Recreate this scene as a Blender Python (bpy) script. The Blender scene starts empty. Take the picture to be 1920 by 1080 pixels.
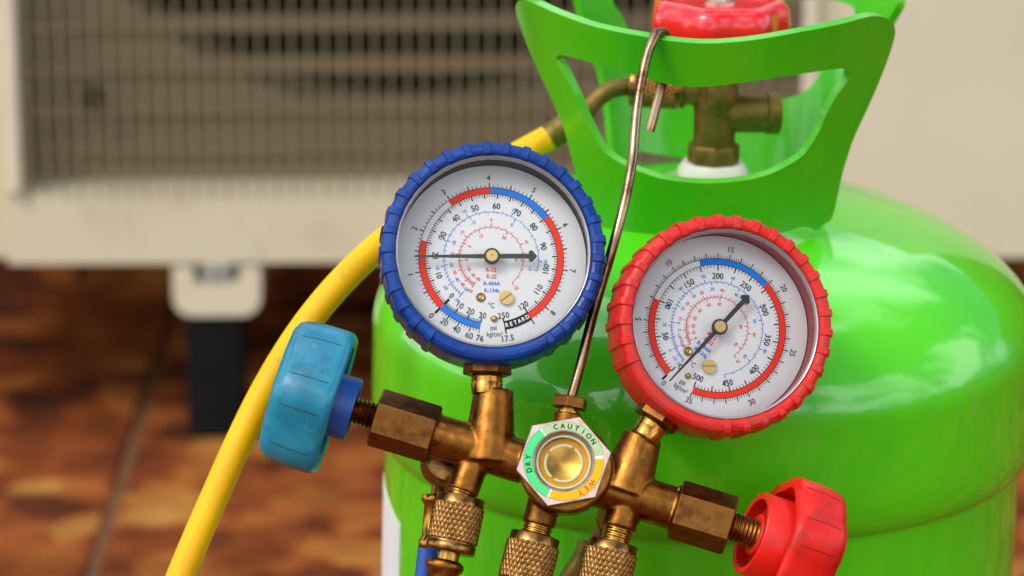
import bpy, bmesh, math, random
from math import sin, cos, pi, radians, sqrt, atan2
from mathutils import Vector, Matrix, geometry, noise

random.seed(7)
sc = bpy.context.scene
col = sc.collection

# ------------------------------------------------------------------ camera
PITCH = radians(16.0)
HC = 0.68
FOCUS = 1.320
FPX = 1920 * 130.0 / 36.0
cam_data = bpy.data.cameras.new('camera')
cam_data.lens = 130.0
cam_data.sensor_width = 36.0
cam_data.clip_start = 0.05
cam_data.clip_end = 500.0
cam_data.dof.use_dof = True
cam_data.dof.focus_distance = FOCUS - 0.004
cam_data.dof.aperture_fstop = 8.8
cam = bpy.data.objects.new('camera', cam_data)
cam.location = (0, 0, HC)
cam.rotation_euler = (pi / 2 - PITCH, 0, 0)
col.objects.link(cam)
sc.camera = cam
CAMM = Matrix.Translation((0, 0, HC)) @ Matrix.Rotation(pi / 2 - PITCH, 4, 'X')

# ------------------------------------------------------------------ sky and sun (bright hazy overcast)
SUN_EL, SUN_AZ = radians(50), radians(-132)      # azimuth measured from +Y towards +X
world = bpy.data.worlds.new('World')
sc.world = world
world.use_nodes = True
wn = world.node_tree.nodes
sky = wn.new('ShaderNodeTexSky')
sky.sky_type = 'NISHITA'
sky.sun_disc = False
sky.sun_elevation = SUN_EL
sky.sun_rotation = SUN_AZ
sky.air_density = 1.0
sky.dust_density = 4.0
sky.ozone_density = 0.6
wn['Background'].inputs['Strength'].default_value = 0.15
wl_ = world.node_tree.links
# thin bright cloud, the same kind all round the sky
wtc = wn.new('ShaderNodeTexCoord')
wno = wn.new('ShaderNodeTexNoise'); wno.inputs['Scale'].default_value = 2.2; wno.inputs['Detail'].default_value = 5; wno.inputs['Distortion'].default_value = .4
wcr = wn.new('ShaderNodeValToRGB'); wcr.color_ramp.elements[0].position = .47; wcr.color_ramp.elements[1].position = .60
wmx = wn.new('ShaderNodeMixRGB'); wmx.inputs[2].default_value = (19.0, 19.2, 19.6, 1)
wl_.new(wtc.outputs['Generated'], wno.inputs['Vector']); wl_.new(wno.outputs['Fac'], wcr.inputs[0])
wl_.new(wcr.outputs[0], wmx.inputs[0]); wl_.new(sky.outputs[0], wmx.inputs[1])
wl_.new(wmx.outputs[0], wn['Background'].inputs['Color'])
sl = bpy.data.lights.new('sun', 'SUN')
sl.energy = 1.5
sl.angle = radians(20)
sl.color = (1.0, 0.96, 0.90)
so = bpy.data.objects.new('sun', sl)
sd = Vector((sin(SUN_AZ) * cos(SUN_EL), cos(SUN_AZ) * cos(SUN_EL), sin(SUN_EL)))
so.rotation_euler = sd.to_track_quat('Z', 'Y').to_euler()
so.location = (0, 0, 3)
col.objects.link(so)
sc.view_settings.view_transform = 'Standard'
sc.view_settings.look = 'None'
sc.view_settings.exposure = -0.18
sc.view_settings.gamma = 1.0

# ------------------------------------------------------------------ geometry helpers
def ray(px, py):
    d = Vector(((px - 960) / FPX, -(py - 540) / FPX, -1.0))
    return Vector((0, 0, HC)), CAMM.to_3x3() @ d

def at_depth(px, py, D):
    o, d = ray(px, py)
    return o + d * (FOCUS + D)

def on_plane(px, py, M, d=0.0):
    """image point -> point of the local plane y = d of frame M"""
    o, r = ray(px, py)
    Mi = M.inverted()
    o = Mi @ o
    r = Mi.to_3x3() @ r
    t = (d - o.y) / r.y
    return o + r * t

class MB:
    def __init__(self):
        self.v, self.f = [], []
    def add(self, vs, fs):
        n = len(self.v)
        self.v += [Vector(v) for v in vs]
        self.f += [tuple(i + n for i in f) for f in fs]
    def box(self, a, b, M=None):
        x0, y0, z0 = a; x1, y1, z1 = b
        vs = [Vector(p) for p in ((x0,y0,z0),(x1,y0,z0),(x1,y1,z0),(x0,y1,z0),(x0,y0,z1),(x1,y0,z1),(x1,y1,z1),(x0,y1,z1))]
        if M: vs = [M @ v for v in vs]
        self.add(vs, [(0,3,2,1),(4,5,6,7),(0,1,5,4),(1,2,6,5),(2,3,7,6),(3,0,4,7)])
    def lathe(self, prof, M=None, seg=48, cap0=True, cap1=True, rfun=None):
        """prof: (r, z) list along local z"""
        M = M or Matrix.Identity(4)
        vs = []
        for k, (r, z) in enumerate(prof):
            for i in range(seg):
                a = 2 * pi * i / seg
                rr = r if rfun is None else rfun(r, z, a, k)
                vs.append(M @ Vector((rr * cos(a), rr * sin(a), z)))
        fs = []
        for k in range(len(prof) - 1):
            for i in range(seg):
                j = (i + 1) % seg
                fs.append((k*seg+i, k*seg+j, (k+1)*seg+j, (k+1)*seg+i))
        if cap0: fs.append(tuple(reversed(range(seg))))
        if cap1: fs.append(tuple((len(prof)-1)*seg + i for i in range(seg)))
        self.add(vs, fs)
    def prism(self, n, r, z0, z1, M=None, rot=0.0, ch=0.0):
        """hexagonal etc. prism along local z with turned (chamfered) ends"""
        M = M or Matrix.Identity(4)
        prof = [(r - ch, z0), (r, z0 + ch * .7), (r, z1 - ch * .7), (r - ch, z1)] if ch else [(r, z0), (r, z1)]
        vs, fs = [], []
        for (rr, z) in prof:
            for i in range(n):
                a = 2 * pi * i / n + rot
                vs.append(M @ Vector((rr * cos(a), rr * sin(a), z)))
        for k in range(len(prof) - 1):
            for i in range(n):
                j = (i + 1) % n
                fs.append((k*n+i, k*n+j, (k+1)*n+j, (k+1)*n+i))
        fs.append(tuple(reversed(range(n))))
        fs.append(tuple((len(prof)-1)*n + i for i in range(n)))
        self.add(vs, fs)
    def tube(self, pts, r, seg=20, caps=True):
        pts = [Vector(p) for p in pts]
        n = len(pts)
        rs = r if isinstance(r, (list, tuple)) else [r] * n
        t0 = (pts[1] - pts[0]).normalized()
        ref = Vector((0, 0, 1)) if abs(t0.z) < .9 else Vector((1, 0, 0))
        u = t0.cross(ref).normalized()
        vs = []
        for k in range(n):
            t = (pts[min(k+1, n-1)] - pts[max(k-1, 0)]).normalized()
            u = (u - t * u.dot(t)).normalized()
            w = t.cross(u)
            for i in range(seg):
                a = 2 * pi * i / seg
                vs.append(pts[k] + (u * cos(a) + w * sin(a)) * rs[k])
        fs = []
        for k in range(n - 1):
            for i in range(seg):
                j = (i + 1) % seg
                fs.append((k*seg+i, k*seg+j, (k+1)*seg+j, (k+1)*seg+i))
        if caps:
            fs.append(tuple(reversed(range(seg))))
            fs.append(tuple((n-1)*seg + i for i in range(seg)))
        self.add(vs, fs)
    def build(self, name, mat, parent=None, smooth=35, bevel=0.0, bseg=2, matrix=None, bang=35):
        me = bpy.data.meshes.new(name)
        me.from_pydata([tuple(v) for v in self.v], [], self.f)
        me.validate()
        bm = bmesh.new(); bm.from_mesh(me)
        bmesh.ops.recalc_face_normals(bm, faces=bm.faces)
        bm.to_mesh(me); bm.free()
        return link(name, me, mat, parent, smooth, bevel, bseg, matrix, bang)

def link(name, me, mat, parent=None, smooth=35, bevel=0.0, bseg=2, matrix=None, bang=35):
    if isinstance(mat, (list, tuple)):
        for m in mat: me.materials.append(m)
    elif mat: me.materials.append(mat)
    if smooth:
        me.shade_smooth()
        if not bevel:
            me.set_sharp_from_angle(angle=radians(smooth))
    o = bpy.data.objects.new(name, me)
    col.objects.link(o)
    if parent: o.parent = parent
    if matrix is not None: o.matrix_local = matrix
    if bevel:
        b = o.modifiers.new('bevel', 'BEVEL')
        b.width = bevel; b.segments = bseg; b.limit_method = 'ANGLE'; b.angle_limit = radians(bang)
        b.harden_normals = True
    return o

def axis_matrix(origin, direction, ref=None):
    """frame whose z runs along direction"""
    z = Vector(direction).normalized()
    ref = Vector(ref) if ref is not None else Vector((0, -1, 0))
    if abs(z.dot(ref.normalized())) > .98: ref = Vector((1, 0, 0))
    x = ref.cross(z).normalized()
    y = z.cross(x)
    M = Matrix((x, y, z)).transposed().to_4x4()
    M.translation = Vector(origin)
    return M

def empty(name, M, label, cat, group=None):
    o = bpy.data.objects.new(name, None)
    o.empty_display_size = 0.02
    col.objects.link(o)
    o.matrix_world = M
    o['label'] = label; o['category'] = cat
    if group: o['group'] = group
    return o

def catmull(pts, n=8, closed=False):
    pts = [Vector(p) for p in pts]
    out = []
    N = len(pts)
    rng = range(N) if closed else range(N - 1)
    for i in rng:
        if closed:
            p0, p1, p2, p3 = pts[(i-1) % N], pts[i], pts[(i+1) % N], pts[(i+2) % N]
        else:
            p1, p2 = pts[i], pts[i+1]
            p0 = pts[i-1] if i > 0 else p1 * 2 - p2
            p3 = pts[i+2] if i + 2 < N else p2 * 2 - p1
        # centripetal-ish: scale tangents for uneven spacing
        d0 = max((p1-p0).length, 1e-9) ** .5; d1 = max((p2-p1).length, 1e-9) ** .5; d2 = max((p3-p2).length, 1e-9) ** .5
        m1 = (p2-p1) + ((p1-p0)/d0 - (p2-p0)/(d0+d1)) * d1
        m2 = (p2-p1) + ((p3-p2)/d2 - (p3-p1)/(d1+d2)) * d1
        for k in range(n):
            t = k / n
            h00 = 2*t**3-3*t**2+1; h10 = t**3-2*t**2+t; h01 = -2*t**3+3*t**2; h11 = t**3-t**2
            out.append(p1*h00 + m1*h10 + p2*h01 + m2*h11)
    if not closed: out.append(pts[-1])
    return out

# ------------------------------------------------------------------ materials
def mat(name, color, rough=.5, metal=0.0, coat=0.0, coat_rough=.05, spec=.5, var=None, scale=60, bump=0.0, bscale=400,
        rvar=0.0, emit=None, coat_ior=1.5, detail=4, dist=0.0, sss=0.0, stretch=None, lo=.35, hi=.65):
    m = bpy.data.materials.new(name)
    m.use_nodes = True
    nt = m.node_tree; n = nt.nodes; L = nt.links
    p = n['Principled BSDF']
    p.inputs['Base Color'].default_value = (*color, 1)
    p.inputs['Roughness'].default_value = rough
    p.inputs['Metallic'].default_value = metal
    p.inputs['Coat Weight'].default_value = coat
    p.inputs['Coat Roughness'].default_value = coat_rough
    p.inputs['Coat IOR'].default_value = coat_ior
    p.inputs['Specular IOR Level'].default_value = spec
    if sss:
        p.inputs['Subsurface Weight'].default_value = sss
        p.inputs['Subsurface Scale'].default_value = .003
        p.inputs['Subsurface Radius'].default_value = (1, .5, .5)
    tc = n.new('ShaderNodeTexCoord')
    src = tc.outputs['Object']
    if stretch:
        mp = n.new('ShaderNodeMapping'); mp.inputs['Scale'].default_value = stretch
        L.new(src, mp.inputs['Vector']); src = mp.outputs[0]
    if var:
        nz = n.new('ShaderNodeTexNoise'); nz.inputs['Scale'].default_value = scale
        nz.inputs['Detail'].default_value = detail; nz.inputs['Distortion'].default_value = dist
        L.new(src, nz.inputs['Vector'])
        cr = n.new('ShaderNodeValToRGB')
        cols = [color] + (list(var) if isinstance(var[0], (tuple, list)) else [var])
        cr.color_ramp.elements[0].position = lo; cr.color_ramp.elements[1].position = hi
        cr.color_ramp.elements[0].color = (*cols[0], 1); cr.color_ramp.elements[1].color = (*cols[-1], 1)
        for k, c in enumerate(cols[1:-1]):
            e = cr.color_ramp.elements.new(lo + (hi - lo) * (k + 1) / (len(cols) - 1)); e.color = (*c, 1)
        L.new(nz.outputs['Fac'], cr.inputs[0]); L.new(cr.outputs[0], p.inputs['Base Color'])
    if rvar:
        nr = n.new('ShaderNodeTexNoise'); nr.inputs['Scale'].default_value = scale * 1.7; nr.inputs['Detail'].default_value = 5
        L.new(src, nr.inputs['Vector'])
        mr = n.new('ShaderNodeMapRange'); mr.inputs['From Min'].default_value = .3; mr.inputs['From Max'].default_value = .7
        mr.inputs['To Min'].default_value = max(0, rough - rvar); mr.inputs['To Max'].default_value = min(1, rough + rvar)
        L.new(nr.outputs['Fac'], mr.inputs['Value']); L.new(mr.outputs[0], p.inputs['Roughness'])
    if bump:
        nb = n.new('ShaderNodeTexNoise'); nb.inputs['Scale'].default_value = bscale; nb.inputs['Detail'].default_value = 3
        L.new(src, nb.inputs['Vector'])
        bp = n.new('ShaderNodeBump'); bp.inputs['Strength'].default_value = 1.0; bp.inputs['Distance'].default_value = bump
        L.new(nb.outputs['Fac'], bp.inputs['Height']); L.new(bp.outputs[0], p.inputs['Normal'])
    return m

GREEN = (.055, .56, .001)
M_green = mat('green_enamel', GREEN, rough=.38, coat=1.0, coat_rough=.05, coat_ior=1.55, var=(.085, .62, .0015), spec=.3, scale=14, bump=.00012, bscale=28, detail=3)
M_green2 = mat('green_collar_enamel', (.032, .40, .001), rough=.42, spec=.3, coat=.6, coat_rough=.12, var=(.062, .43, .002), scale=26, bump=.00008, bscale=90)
M_brass = mat('aged_brass', (.265, .112, .021), rough=.35, metal=1, var=[(.19, .074, .013), (.30, .132, .028), (.135, .05, .010)], scale=120, rvar=.10, bump=.00006, bscale=900, lo=.3, hi=.72)
M_brass_hex = mat('brown_tarnished_brass', (.185, .074, .017), rough=.38, metal=1, var=[(.225, .095, .024), (.135, .052, .012)], scale=160, rvar=.1, bump=.00004, bscale=700)
M_brass_b = mat('bright_brass', (.50, .27, .055), rough=.24, metal=1, var=(.34, .17, .035), scale=220, rvar=.08, bump=.00003, bscale=900)
M_knurl = mat('knurled_brass', (.20, .10, .028), rough=.30, metal=1, var=(.34, .185, .06), scale=300, rvar=.08)
M_valve = mat('dull_valve_brass', (.215, .155, .035), rough=.5, metal=.85, var=[(.15, .12, .024), (.25, .17, .045)], scale=90, rvar=.1, bump=.0001, bscale=300)
M_pale = mat('nickel_hex', (.52, .40, .34), rough=.36, metal=1, var=(.42, .32, .27), scale=180, rvar=.08)
M_steel = mat('rusty_plated_wire', (.42, .33, .23), rough=.27, metal=1, var=[(.36, .27, .17), (.12, .05, .028), (.42, .33, .23)], scale=38, rvar=.10, bump=.00003, bscale=1500, lo=.30, hi=.66)
M_steel_b = mat('plated_steel', (.70, .66, .60), rough=.25, metal=1, var=(.58, .5, .42), scale=200)
M_rub_blue = mat('blue_rubber', (.001, .030, .19), rough=.30, spec=.3, var=(.0015, .048, .27), scale=70, bump=.00008, bscale=600, rvar=.08)
M_rub_red = mat('red_rubber', (.52, .010, .009), rough=.42, spec=.35, var=[(.60, .016, .012), (.44, .030, .022)], scale=110, bump=.00008, bscale=700, rvar=.08)
M_knob_blue = mat('turquoise_plastic', (.005, .160, .265), rough=.33, var=[(.008, .20, .32), (.016, .22, .31)], scale=60, bump=.00006, bscale=500, rvar=.07)
M_hub_blue = mat('blue_plastic', (.004, .045, .26), rough=.4, var=(.012, .10, .45), scale=80)
M_knob_red = mat('red_plastic', (.62, .010, .006), rough=.38, spec=.35, var=[(.70, .013, .008), (.42, .022, .014)], scale=90, bump=.00006, bscale=500, rvar=.08, lo=.4, hi=.8)
M_hand_red = mat('red_handwheel_plastic', (.72, .006, .012), rough=.25, coat=.6, coat_rough=.1)
M_line = mat('dark_seam', (.012, .02, .03), rough=.8)
M_line_r = mat('dark_red_seam', (.08, .004, .004), rough=.8)
M_dial = mat('dial_white', (.69, .72, .725), rough=.5, spec=.25, var=(.67, .70, .71), scale=30)
M_pblack = mat('print_black', (.010, .009, .009), rough=.6, spec=.15)
M_pred = mat('print_red', (.85, .030, .010), rough=.6, spec=.2)
M_pblue = mat('print_blue', (.008, .19, .74), rough=.6, spec=.2)
M_pline_r = mat('print_line_red', (.70, .010, .02), rough=.6, spec=.2)
M_pline_b = mat('print_line_blue', (.01, .17, .62), rough=.6, spec=.2)
M_pwhite = mat('print_white', (.80, .82, .80), rough=.5)
M_case_black = mat('black_case', (.006, .005, .006), rough=.5, spec=.15)
M_case_red = mat('dark_red_case', (.34, .010, .010), rough=.35)
M_needle = mat('needle_black', (.016, .014, .012), rough=.45)
M_bezel = mat('clear_bezel', (.34, .33, .34), rough=.18, metal=.5, coat=.4)
M_green_ring = mat('sticker_pale_green', (.33, .50, .25), rough=.35)
M_green_dry = mat('sticker_mint_green', (.06, .60, .20), rough=.5, spec=.2)
M_wet = mat('sticker_orange', (.88, .40, .002), rough=.5, spec=.2)
M_wet_ink = mat('sticker_brown_ink', (.30, .06, .01), rough=.5)
M_amber = mat('amber_indicator', (.50, .21, .004), rough=.5, spec=.2, var=(.58, .29, .012), scale=140)
M_seal = mat('pale_seal_ring', (.50, .52, .30), rough=.5, spec=.2)
M_gold = mat('gold_reflector', (.50, .30, .05), rough=.28, metal=1, var=(.36, .18, .03), scale=160)
M_hose_y = mat('yellow_hose_rubber', (.78, .47, .001), rough=.45, spec=.25, var=(.72, .40, .002), scale=40, bump=.00005, bscale=600)
M_hose_b = mat('blue_hose_rubber', (.008, .07, .42), rough=.35, var=(.01, .09, .48), scale=40)
M_hose_r = mat('red_hose_rubber', (.55, .015, .012), rough=.35, var=(.60, .02, .015), scale=40)
M_teflon = mat('white_gasket', (.74, .76, .66), rough=.35)
M_flange = mat('green_flange', (.26, .52, .17), rough=.4)
M_pin = mat('pin_brass', (.52, .38, .15), rough=.38, metal=.75)
M_bolt = mat('grey_bolt', (.33, .34, .31), rough=.5, var=(.26, .26, .24), scale=200)
M_label = mat('white_paper_label', (.72, .76, .78), rough=.4)
M_cream = mat('cream_casing_paint', (.60, .56, .41), rough=.5, spec=.3, var=(.56, .515, .37), scale=8, bump=.00008, bscale=200)
M_cream2 = mat('cream_frame_paint', (.62, .575, .44), rough=.45, spec=.3, var=(.58, .53, .40), scale=9)
M_slat = mat('grey_brown_louvre', (.185, .142, .09), rough=.6, spec=.1, var=(.22, .172, .108), scale=7)
M_shroud = mat('grey_brown_shroud', (.185, .142, .09), rough=.65, spec=.1, var=(.22, .175, .108), scale=5)
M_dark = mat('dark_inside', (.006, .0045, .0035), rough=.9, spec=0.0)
M_wire = mat('olive_grille_wire', (.22, .205, .12), rough=.45)
M_rubber = mat('black_rubber', (.006, .007, .008), rough=.8, spec=.1, var=(.009, .009, .009), scale=40)
M_grout = mat('sandy_grout', (.12, .050, .018), rough=.9, var=(.15, .068, .024), scale=50)

def wear(m, color, scale, lo, hi, amount=1.0, detail=6, rough=None, stretch=(1, 1, 1)):
    """patchy marks (scuffs, grime, chips) over the base colour"""
    nt = m.node_tree; n = nt.nodes; L = nt.links; p = n['Principled BSDF']
    tc = n.new('ShaderNodeTexCoord'); mp = n.new('ShaderNodeMapping'); mp.inputs['Scale'].default_value = stretch
    mp.inputs['Location'].default_value = (3.1, 1.7, .4)
    L.new(tc.outputs['Object'], mp.inputs[0])
    nz = n.new('ShaderNodeTexNoise'); nz.inputs['Scale'].default_value = scale; nz.inputs['Detail'].default_value = detail; nz.inputs['Roughness'].default_value = .65
    L.new(mp.outputs[0], nz.inputs['Vector'])
    mr = n.new('ShaderNodeMapRange'); mr.inputs['From Min'].default_value = lo; mr.inputs['From Max'].default_value = hi
    mr.inputs['To Max'].default_value = amount
    L.new(nz.outputs['Fac'], mr.inputs['Value'])
    mx = n.new('ShaderNodeMixRGB'); mx.inputs[2].default_value = (*color, 1)
    bc = p.inputs['Base Color']
    if bc.is_linked: L.new(bc.links[0].from_socket, mx.inputs[1])
    else: mx.inputs[1].default_value = bc.default_value
    L.new(mr.outputs[0], mx.inputs[0]); L.new(mx.outputs[0], bc)
    if rough is not None:
        m2 = n.new('ShaderNodeMix'); ri = p.inputs['Roughness']
        if ri.is_linked: L.new(ri.links[0].from_socket, m2.inputs[2])
        else: m2.inputs[2].default_value = ri.default_value
        m2.inputs[3].default_value = rough
        L.new(mr.outputs[0], m2.inputs[0]); L.new(m2.outputs[0], ri)
wear(M_green, (.16, .42, .06), 55, .60, .72, .55, rough=.7)
wear(M_green, (.20, .45, .10), 420, .66, .72, .6)
wear(M_green2, (.16, .36, .02), 70, .58, .72, .6, rough=.7)
wear(M_green2, (.30, .42, .16), 500, .67, .72, .7)
wear(M_knob_blue, (.004, .05, .085), 75, .52, .74, .75, rough=.55)
wear(M_knob_blue, (.10, .30, .36), 260, .60, .72, .5)
wear(M_knob_red, (.16, .012, .010), 70, .52, .74, .8, rough=.6)
wear(M_rub_blue, (.02, .05, .14), 160, .55, .72, .6, rough=.6)
wear(M_rub_red, (.30, .06, .04), 150, .54, .70, .6, rough=.6)
wear(M_brass, (.045, .018, .008), 90, .52, .72, .8)
wear(M_brass_hex, (.04, .016, .007), 110, .54, .74, .8)
wear(M_hose_y, (.40, .24, .02), 90, .58, .72, .5, rough=.6)
wear(M_cream, (.30, .25, .16), 14, .56, .74, .5)
wear(M_dial, (.52, .52, .48), 120, .60, .75, .5)
wear(M_pale, (.22, .15, .10), 160, .54, .70, .7)

def glass_mat():
    m = bpy.data.materials.new('clear_lens')
    m.use_nodes = True
    nt = m.node_tree; n = nt.nodes; L = nt.links
    n.remove(n['Principled BSDF'])
    tr = n.new('ShaderNodeBsdfTransparent'); tr.inputs[0].default_value = (.98, .98, .985, 1)
    gl = n.new('ShaderNodeBsdfGlossy'); gl.inputs['Roughness'].default_value = .03
    fr = n.new('ShaderNodeFresnel'); fr.inputs['IOR'].default_value = 1.22
    mx = n.new('ShaderNodeMixShader')
    L.new(fr.outputs[0], mx.inputs[0]); L.new(tr.outputs[0], mx.inputs[1]); L.new(gl.outputs[0], mx.inputs[2])
    L.new(mx.outputs[0], n['Material Output'].inputs['Surface'])
    return m
M_glass = glass_mat()

def tile_mat():
    m = bpy.data.materials.new('mottled_terracotta')
    m.use_nodes = True
    nt = m.node_tree; n = nt.nodes; L = nt.links
    p = n['Principled BSDF']; p.inputs['Roughness'].default_value = .85; p.inputs['Specular IOR Level'].default_value = .15
    geo = n.new('ShaderNodeNewGeometry')
    mp = n.new('ShaderNodeMapping'); mp.inputs['Scale'].default_value = (46, 42, 38)
    L.new(geo.outputs['Position'], mp.inputs[0])
    nz = n.new('ShaderNodeTexNoise'); nz.inputs['Scale'].default_value = 1.1; nz.inputs['Detail'].default_value = 3
    L.new(mp.outputs[0], nz.inputs['Vector'])
    mixv = n.new('ShaderNodeMixRGB'); mixv.inputs[0].default_value = .5
    L.new(mp.outputs[0], mixv.inputs[1]); L.new(nz.outputs['Color'], mixv.inputs[2])
    vo = n.new('ShaderNodeTexVoronoi'); vo.inputs['Scale'].default_value = 1.4; vo.inputs['Randomness'].default_value = 1; vo.feature = 'SMOOTH_F1'; vo.inputs['Smoothness'].default_value = .55
    L.new(mixv.outputs[0], vo.inputs['Vector'])
    sep = n.new('ShaderNodeSeparateColor'); L.new(vo.outputs['Color'], sep.inputs[0])
    cr = n.new('ShaderNodeValToRGB'); cr.color_ramp.interpolation = 'LINEAR'
    e = cr.color_ramp.elements
    e[0].position = 0; e[0].color = (.050, .018, .007, 1)
    e[1].position = 1; e[1].color = (.40, .195, .046, 1)
    for pos, c in ((.22, (.15, .034, .008)), (.45, (.22, .055, .012)), (.65, (.29, .088, .018)), (.85, (.35, .135, .026))):
        x = e.new(pos); x.color = (*c, 1)
    L.new(sep.outputs[0], cr.inputs[0])
    nz2 = n.new('ShaderNodeTexNoise'); nz2.inputs['Scale'].default_value = 26; nz2.inputs['Detail'].default_value = 6
    L.new(geo.outputs['Position'], nz2.inputs['Vector'])
    mu = n.new('ShaderNodeMixRGB'); mu.blend_type = 'MULTIPLY'; mu.inputs[0].default_value = .6
    cr2 = n.new('ShaderNodeValToRGB'); cr2.color_ramp.elements[0].position = .35; cr2.color_ramp.elements[1].position = .6
    cr2.color_ramp.elements[0].color = (.30, .24, .22, 1); cr2.color_ramp.elements[1].color = (1, 1, 1, 1)
    L.new(nz2.outputs['Fac'], cr2.inputs[0])
    L.new(cr.outputs[0], mu.inputs[1]); L.new(cr2.outputs[0], mu.inputs[2])
    L.new(mu.outputs[0], p.inputs['Base Color'])
    bp = n.new('ShaderNodeBump'); bp.inputs['Distance'].default_value = .001
    L.new(nz2.outputs['Fac'], bp.inputs['Height']); L.new(bp.outputs[0], p.inputs['Normal'])
    return m
M_tile = tile_mat()

# ------------------------------------------------------------------ floor: grout bed and mottled tiles
g = MB()
# the sheet reaches the horizon and carries the bed under the tiles
g.add([(-200, -200, .0018), (200, -200, .0018), (200, 200, .0018), (-200, 200, .0018)], [(0, 1, 2, 3)])
ground = g.build('ground', M_grout, smooth=0)
ground['kind'] = 'structure'
# joints where the photograph shows them: one across at image y 935, one running away at x 220
yj = HC / math.tan(PITCH + math.atan((935 - 540) / FPX))
xj = (220 - 960) / FPX * (yj * cos(PITCH) + HC * sin(PITCH))
TS, JT = .20, .007
tb = MB()
h = TS / 2 - JT / 2
c_ = .0018
tb.add([(-h, -h, -.003), (h, -h, -.003), (h, h, -.003), (-h, h, -.003),
        (-h, -h, .0062), (h, -h, .0062), (h, h, .0062), (-h, h, .0062),
        (-h + c_, -h + c_, .008), (h - c_, -h + c_, .008), (h - c_, h - c_, .008), (-h + c_, h - c_, .008)],
       [(0, 1, 5, 4), (1, 2, 6, 5), (2, 3, 7, 6), (3, 0, 4, 7), (4, 5, 9, 8), (5, 6, 10, 9), (6, 7, 11, 10), (7, 4, 8, 11), (8, 9, 10, 11)])
proto = None
for iy in range(-4, 7):
    for ix in range(-4, 8):
        if proto is None:
            o = tb.build('floor_tile', M_tile, ground, smooth=0); proto = o
        else:
            o = proto.copy(); col.objects.link(o); o.parent = ground
        o.location = (xj + (ix + .5) * TS, yj + (iy + .5) * TS, -.0035 + random.uniform(-.0006, .0006))
        o.rotation_euler = (random.uniform(-.002, .002), random.uniform(-.002, .002), random.uniform(-.003, .003))
# tiles further out as one real-geometry sheet
fb = MB()
for iy in range(-12, 24):
    for ix in range(-18, 22):
        if -4 <= iy < 7 and -4 <= ix < 8: continue
        cx, cy = xj + (ix + .5) * TS, yj + (iy + .5) * TS
        fb.box((cx - h, cy - h, -.007), (cx + h, cy + h, .0043))
far = fb.build('far_floor_tiles', M_tile, ground, smooth=0)
far['kind'] = 'stuff'

# ------------------------------------------------------------------ air conditioner
YAC = HC / math.tan(PITCH + math.atan((832 - 540) / FPX))
ACM = Matrix.Translation((0, YAC, 0)) @ Matrix.Rotation(radians(1.4), 4, 'Z')
ac = empty('air_conditioner_unit', ACM, 'cream outdoor air conditioner unit with wire fan grille, standing behind the green cylinder', 'air conditioner')
def A(px, py):
    p = on_plane(px, py, ACM); return p.x, p.z
ox0, oz0 = A(44, 362)
ox1, _ = A(1500, 362)
_, zb = A(500, 493)
xl, _ = A(-260, 400); xr, _ = A(2500, 400)
ztop, otop, DEP = .70, .655, .30
c = MB()
xg = A(12, 400)[0]
c.box((xl, .014, zb), (xg, DEP, ztop))
c.box((xg, 0, zb), (ox0, DEP, ztop))
c.box((ox1, 0, zb), (xr, DEP, ztop))
c.box((ox0, 0, zb), (ox1, DEP, oz0))
c.box((ox0, 0, otop), (ox1, DEP, ztop))
c.box((ox0, DEP - .01, oz0), (ox1, DEP, otop))
c.build('casing', M_cream, ac, smooth=0)
fr = MB()   # raised grille surround
w_, t_ = .0085, .007
fr.box((ox0 - w_, -t_, oz0), (ox0, .02, otop))
fr.box((ox1, -t_, oz0), (ox1 + w_, .02, otop))
fr.box((ox0 - w_, -t_, otop), (ox1 + w_, .018, otop + w_))
fr.build('grille_surround', M_cream2, ac, smooth=35, bevel=.003, bseg=3)
# fan shroud with a round opening
fx, fz = A(760, -500); fr_ = .222
fz = A(760, 232)[1] + fr_
sh = MB()
N = 96
ring = [(fx + fr_ * cos(2*pi*i/N), fz + fr_ * sin(2*pi*i/N)) for i in range(N)]
def rect_hit(a):
    dx, dz = cos(a), sin(a)
    ts = []
    if dx > 0: ts.append((ox1 - fx) / dx)
    if dx < 0: ts.append((ox0 - fx) / dx)
    if dz > 0: ts.append((otop - fz) / dz)
    if dz < 0: ts.append((oz0 - fz) / dz)
    t = min(t for t in ts if t > 0)
    return fx + dx * t, fz + dz * t
angs = sorted([2*pi*i/N for i in range(N)] + [atan2(z - fz, x - fx) % (2*pi) for x in (ox0, ox1) for z in (oz0, otop)])
SY = .0285
vs, fs = [], []
for a in angs:
    X, Z = rect_hit(a)
    vs += [(fx + fr_*cos(a), SY, fz + fr_*sin(a)), (X, SY, Z), (fx + fr_*1.0*cos(a), SY + .05, fz + fr_*sin(a))]
n = len(angs)
for i in range(n):
    j = (i + 1) % n
    fs.append((3*i, 3*j, 3*j+1, 3*i+1)); fs.append((3*i, 3*i+2, 3*j+2, 3*j))
sh.add(vs, fs)
sh.build('fan_shroud', M_shroud, ac, smooth=30)
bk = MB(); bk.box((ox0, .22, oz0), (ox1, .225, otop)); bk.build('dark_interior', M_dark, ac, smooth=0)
fan = MB()
fan.lathe([(.05, .12), (.05, .18)], axis_matrix((fx, .0, fz), (0, 1, 0)), 32)
fan.build('fan_hub', M_dark, ac)
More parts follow.
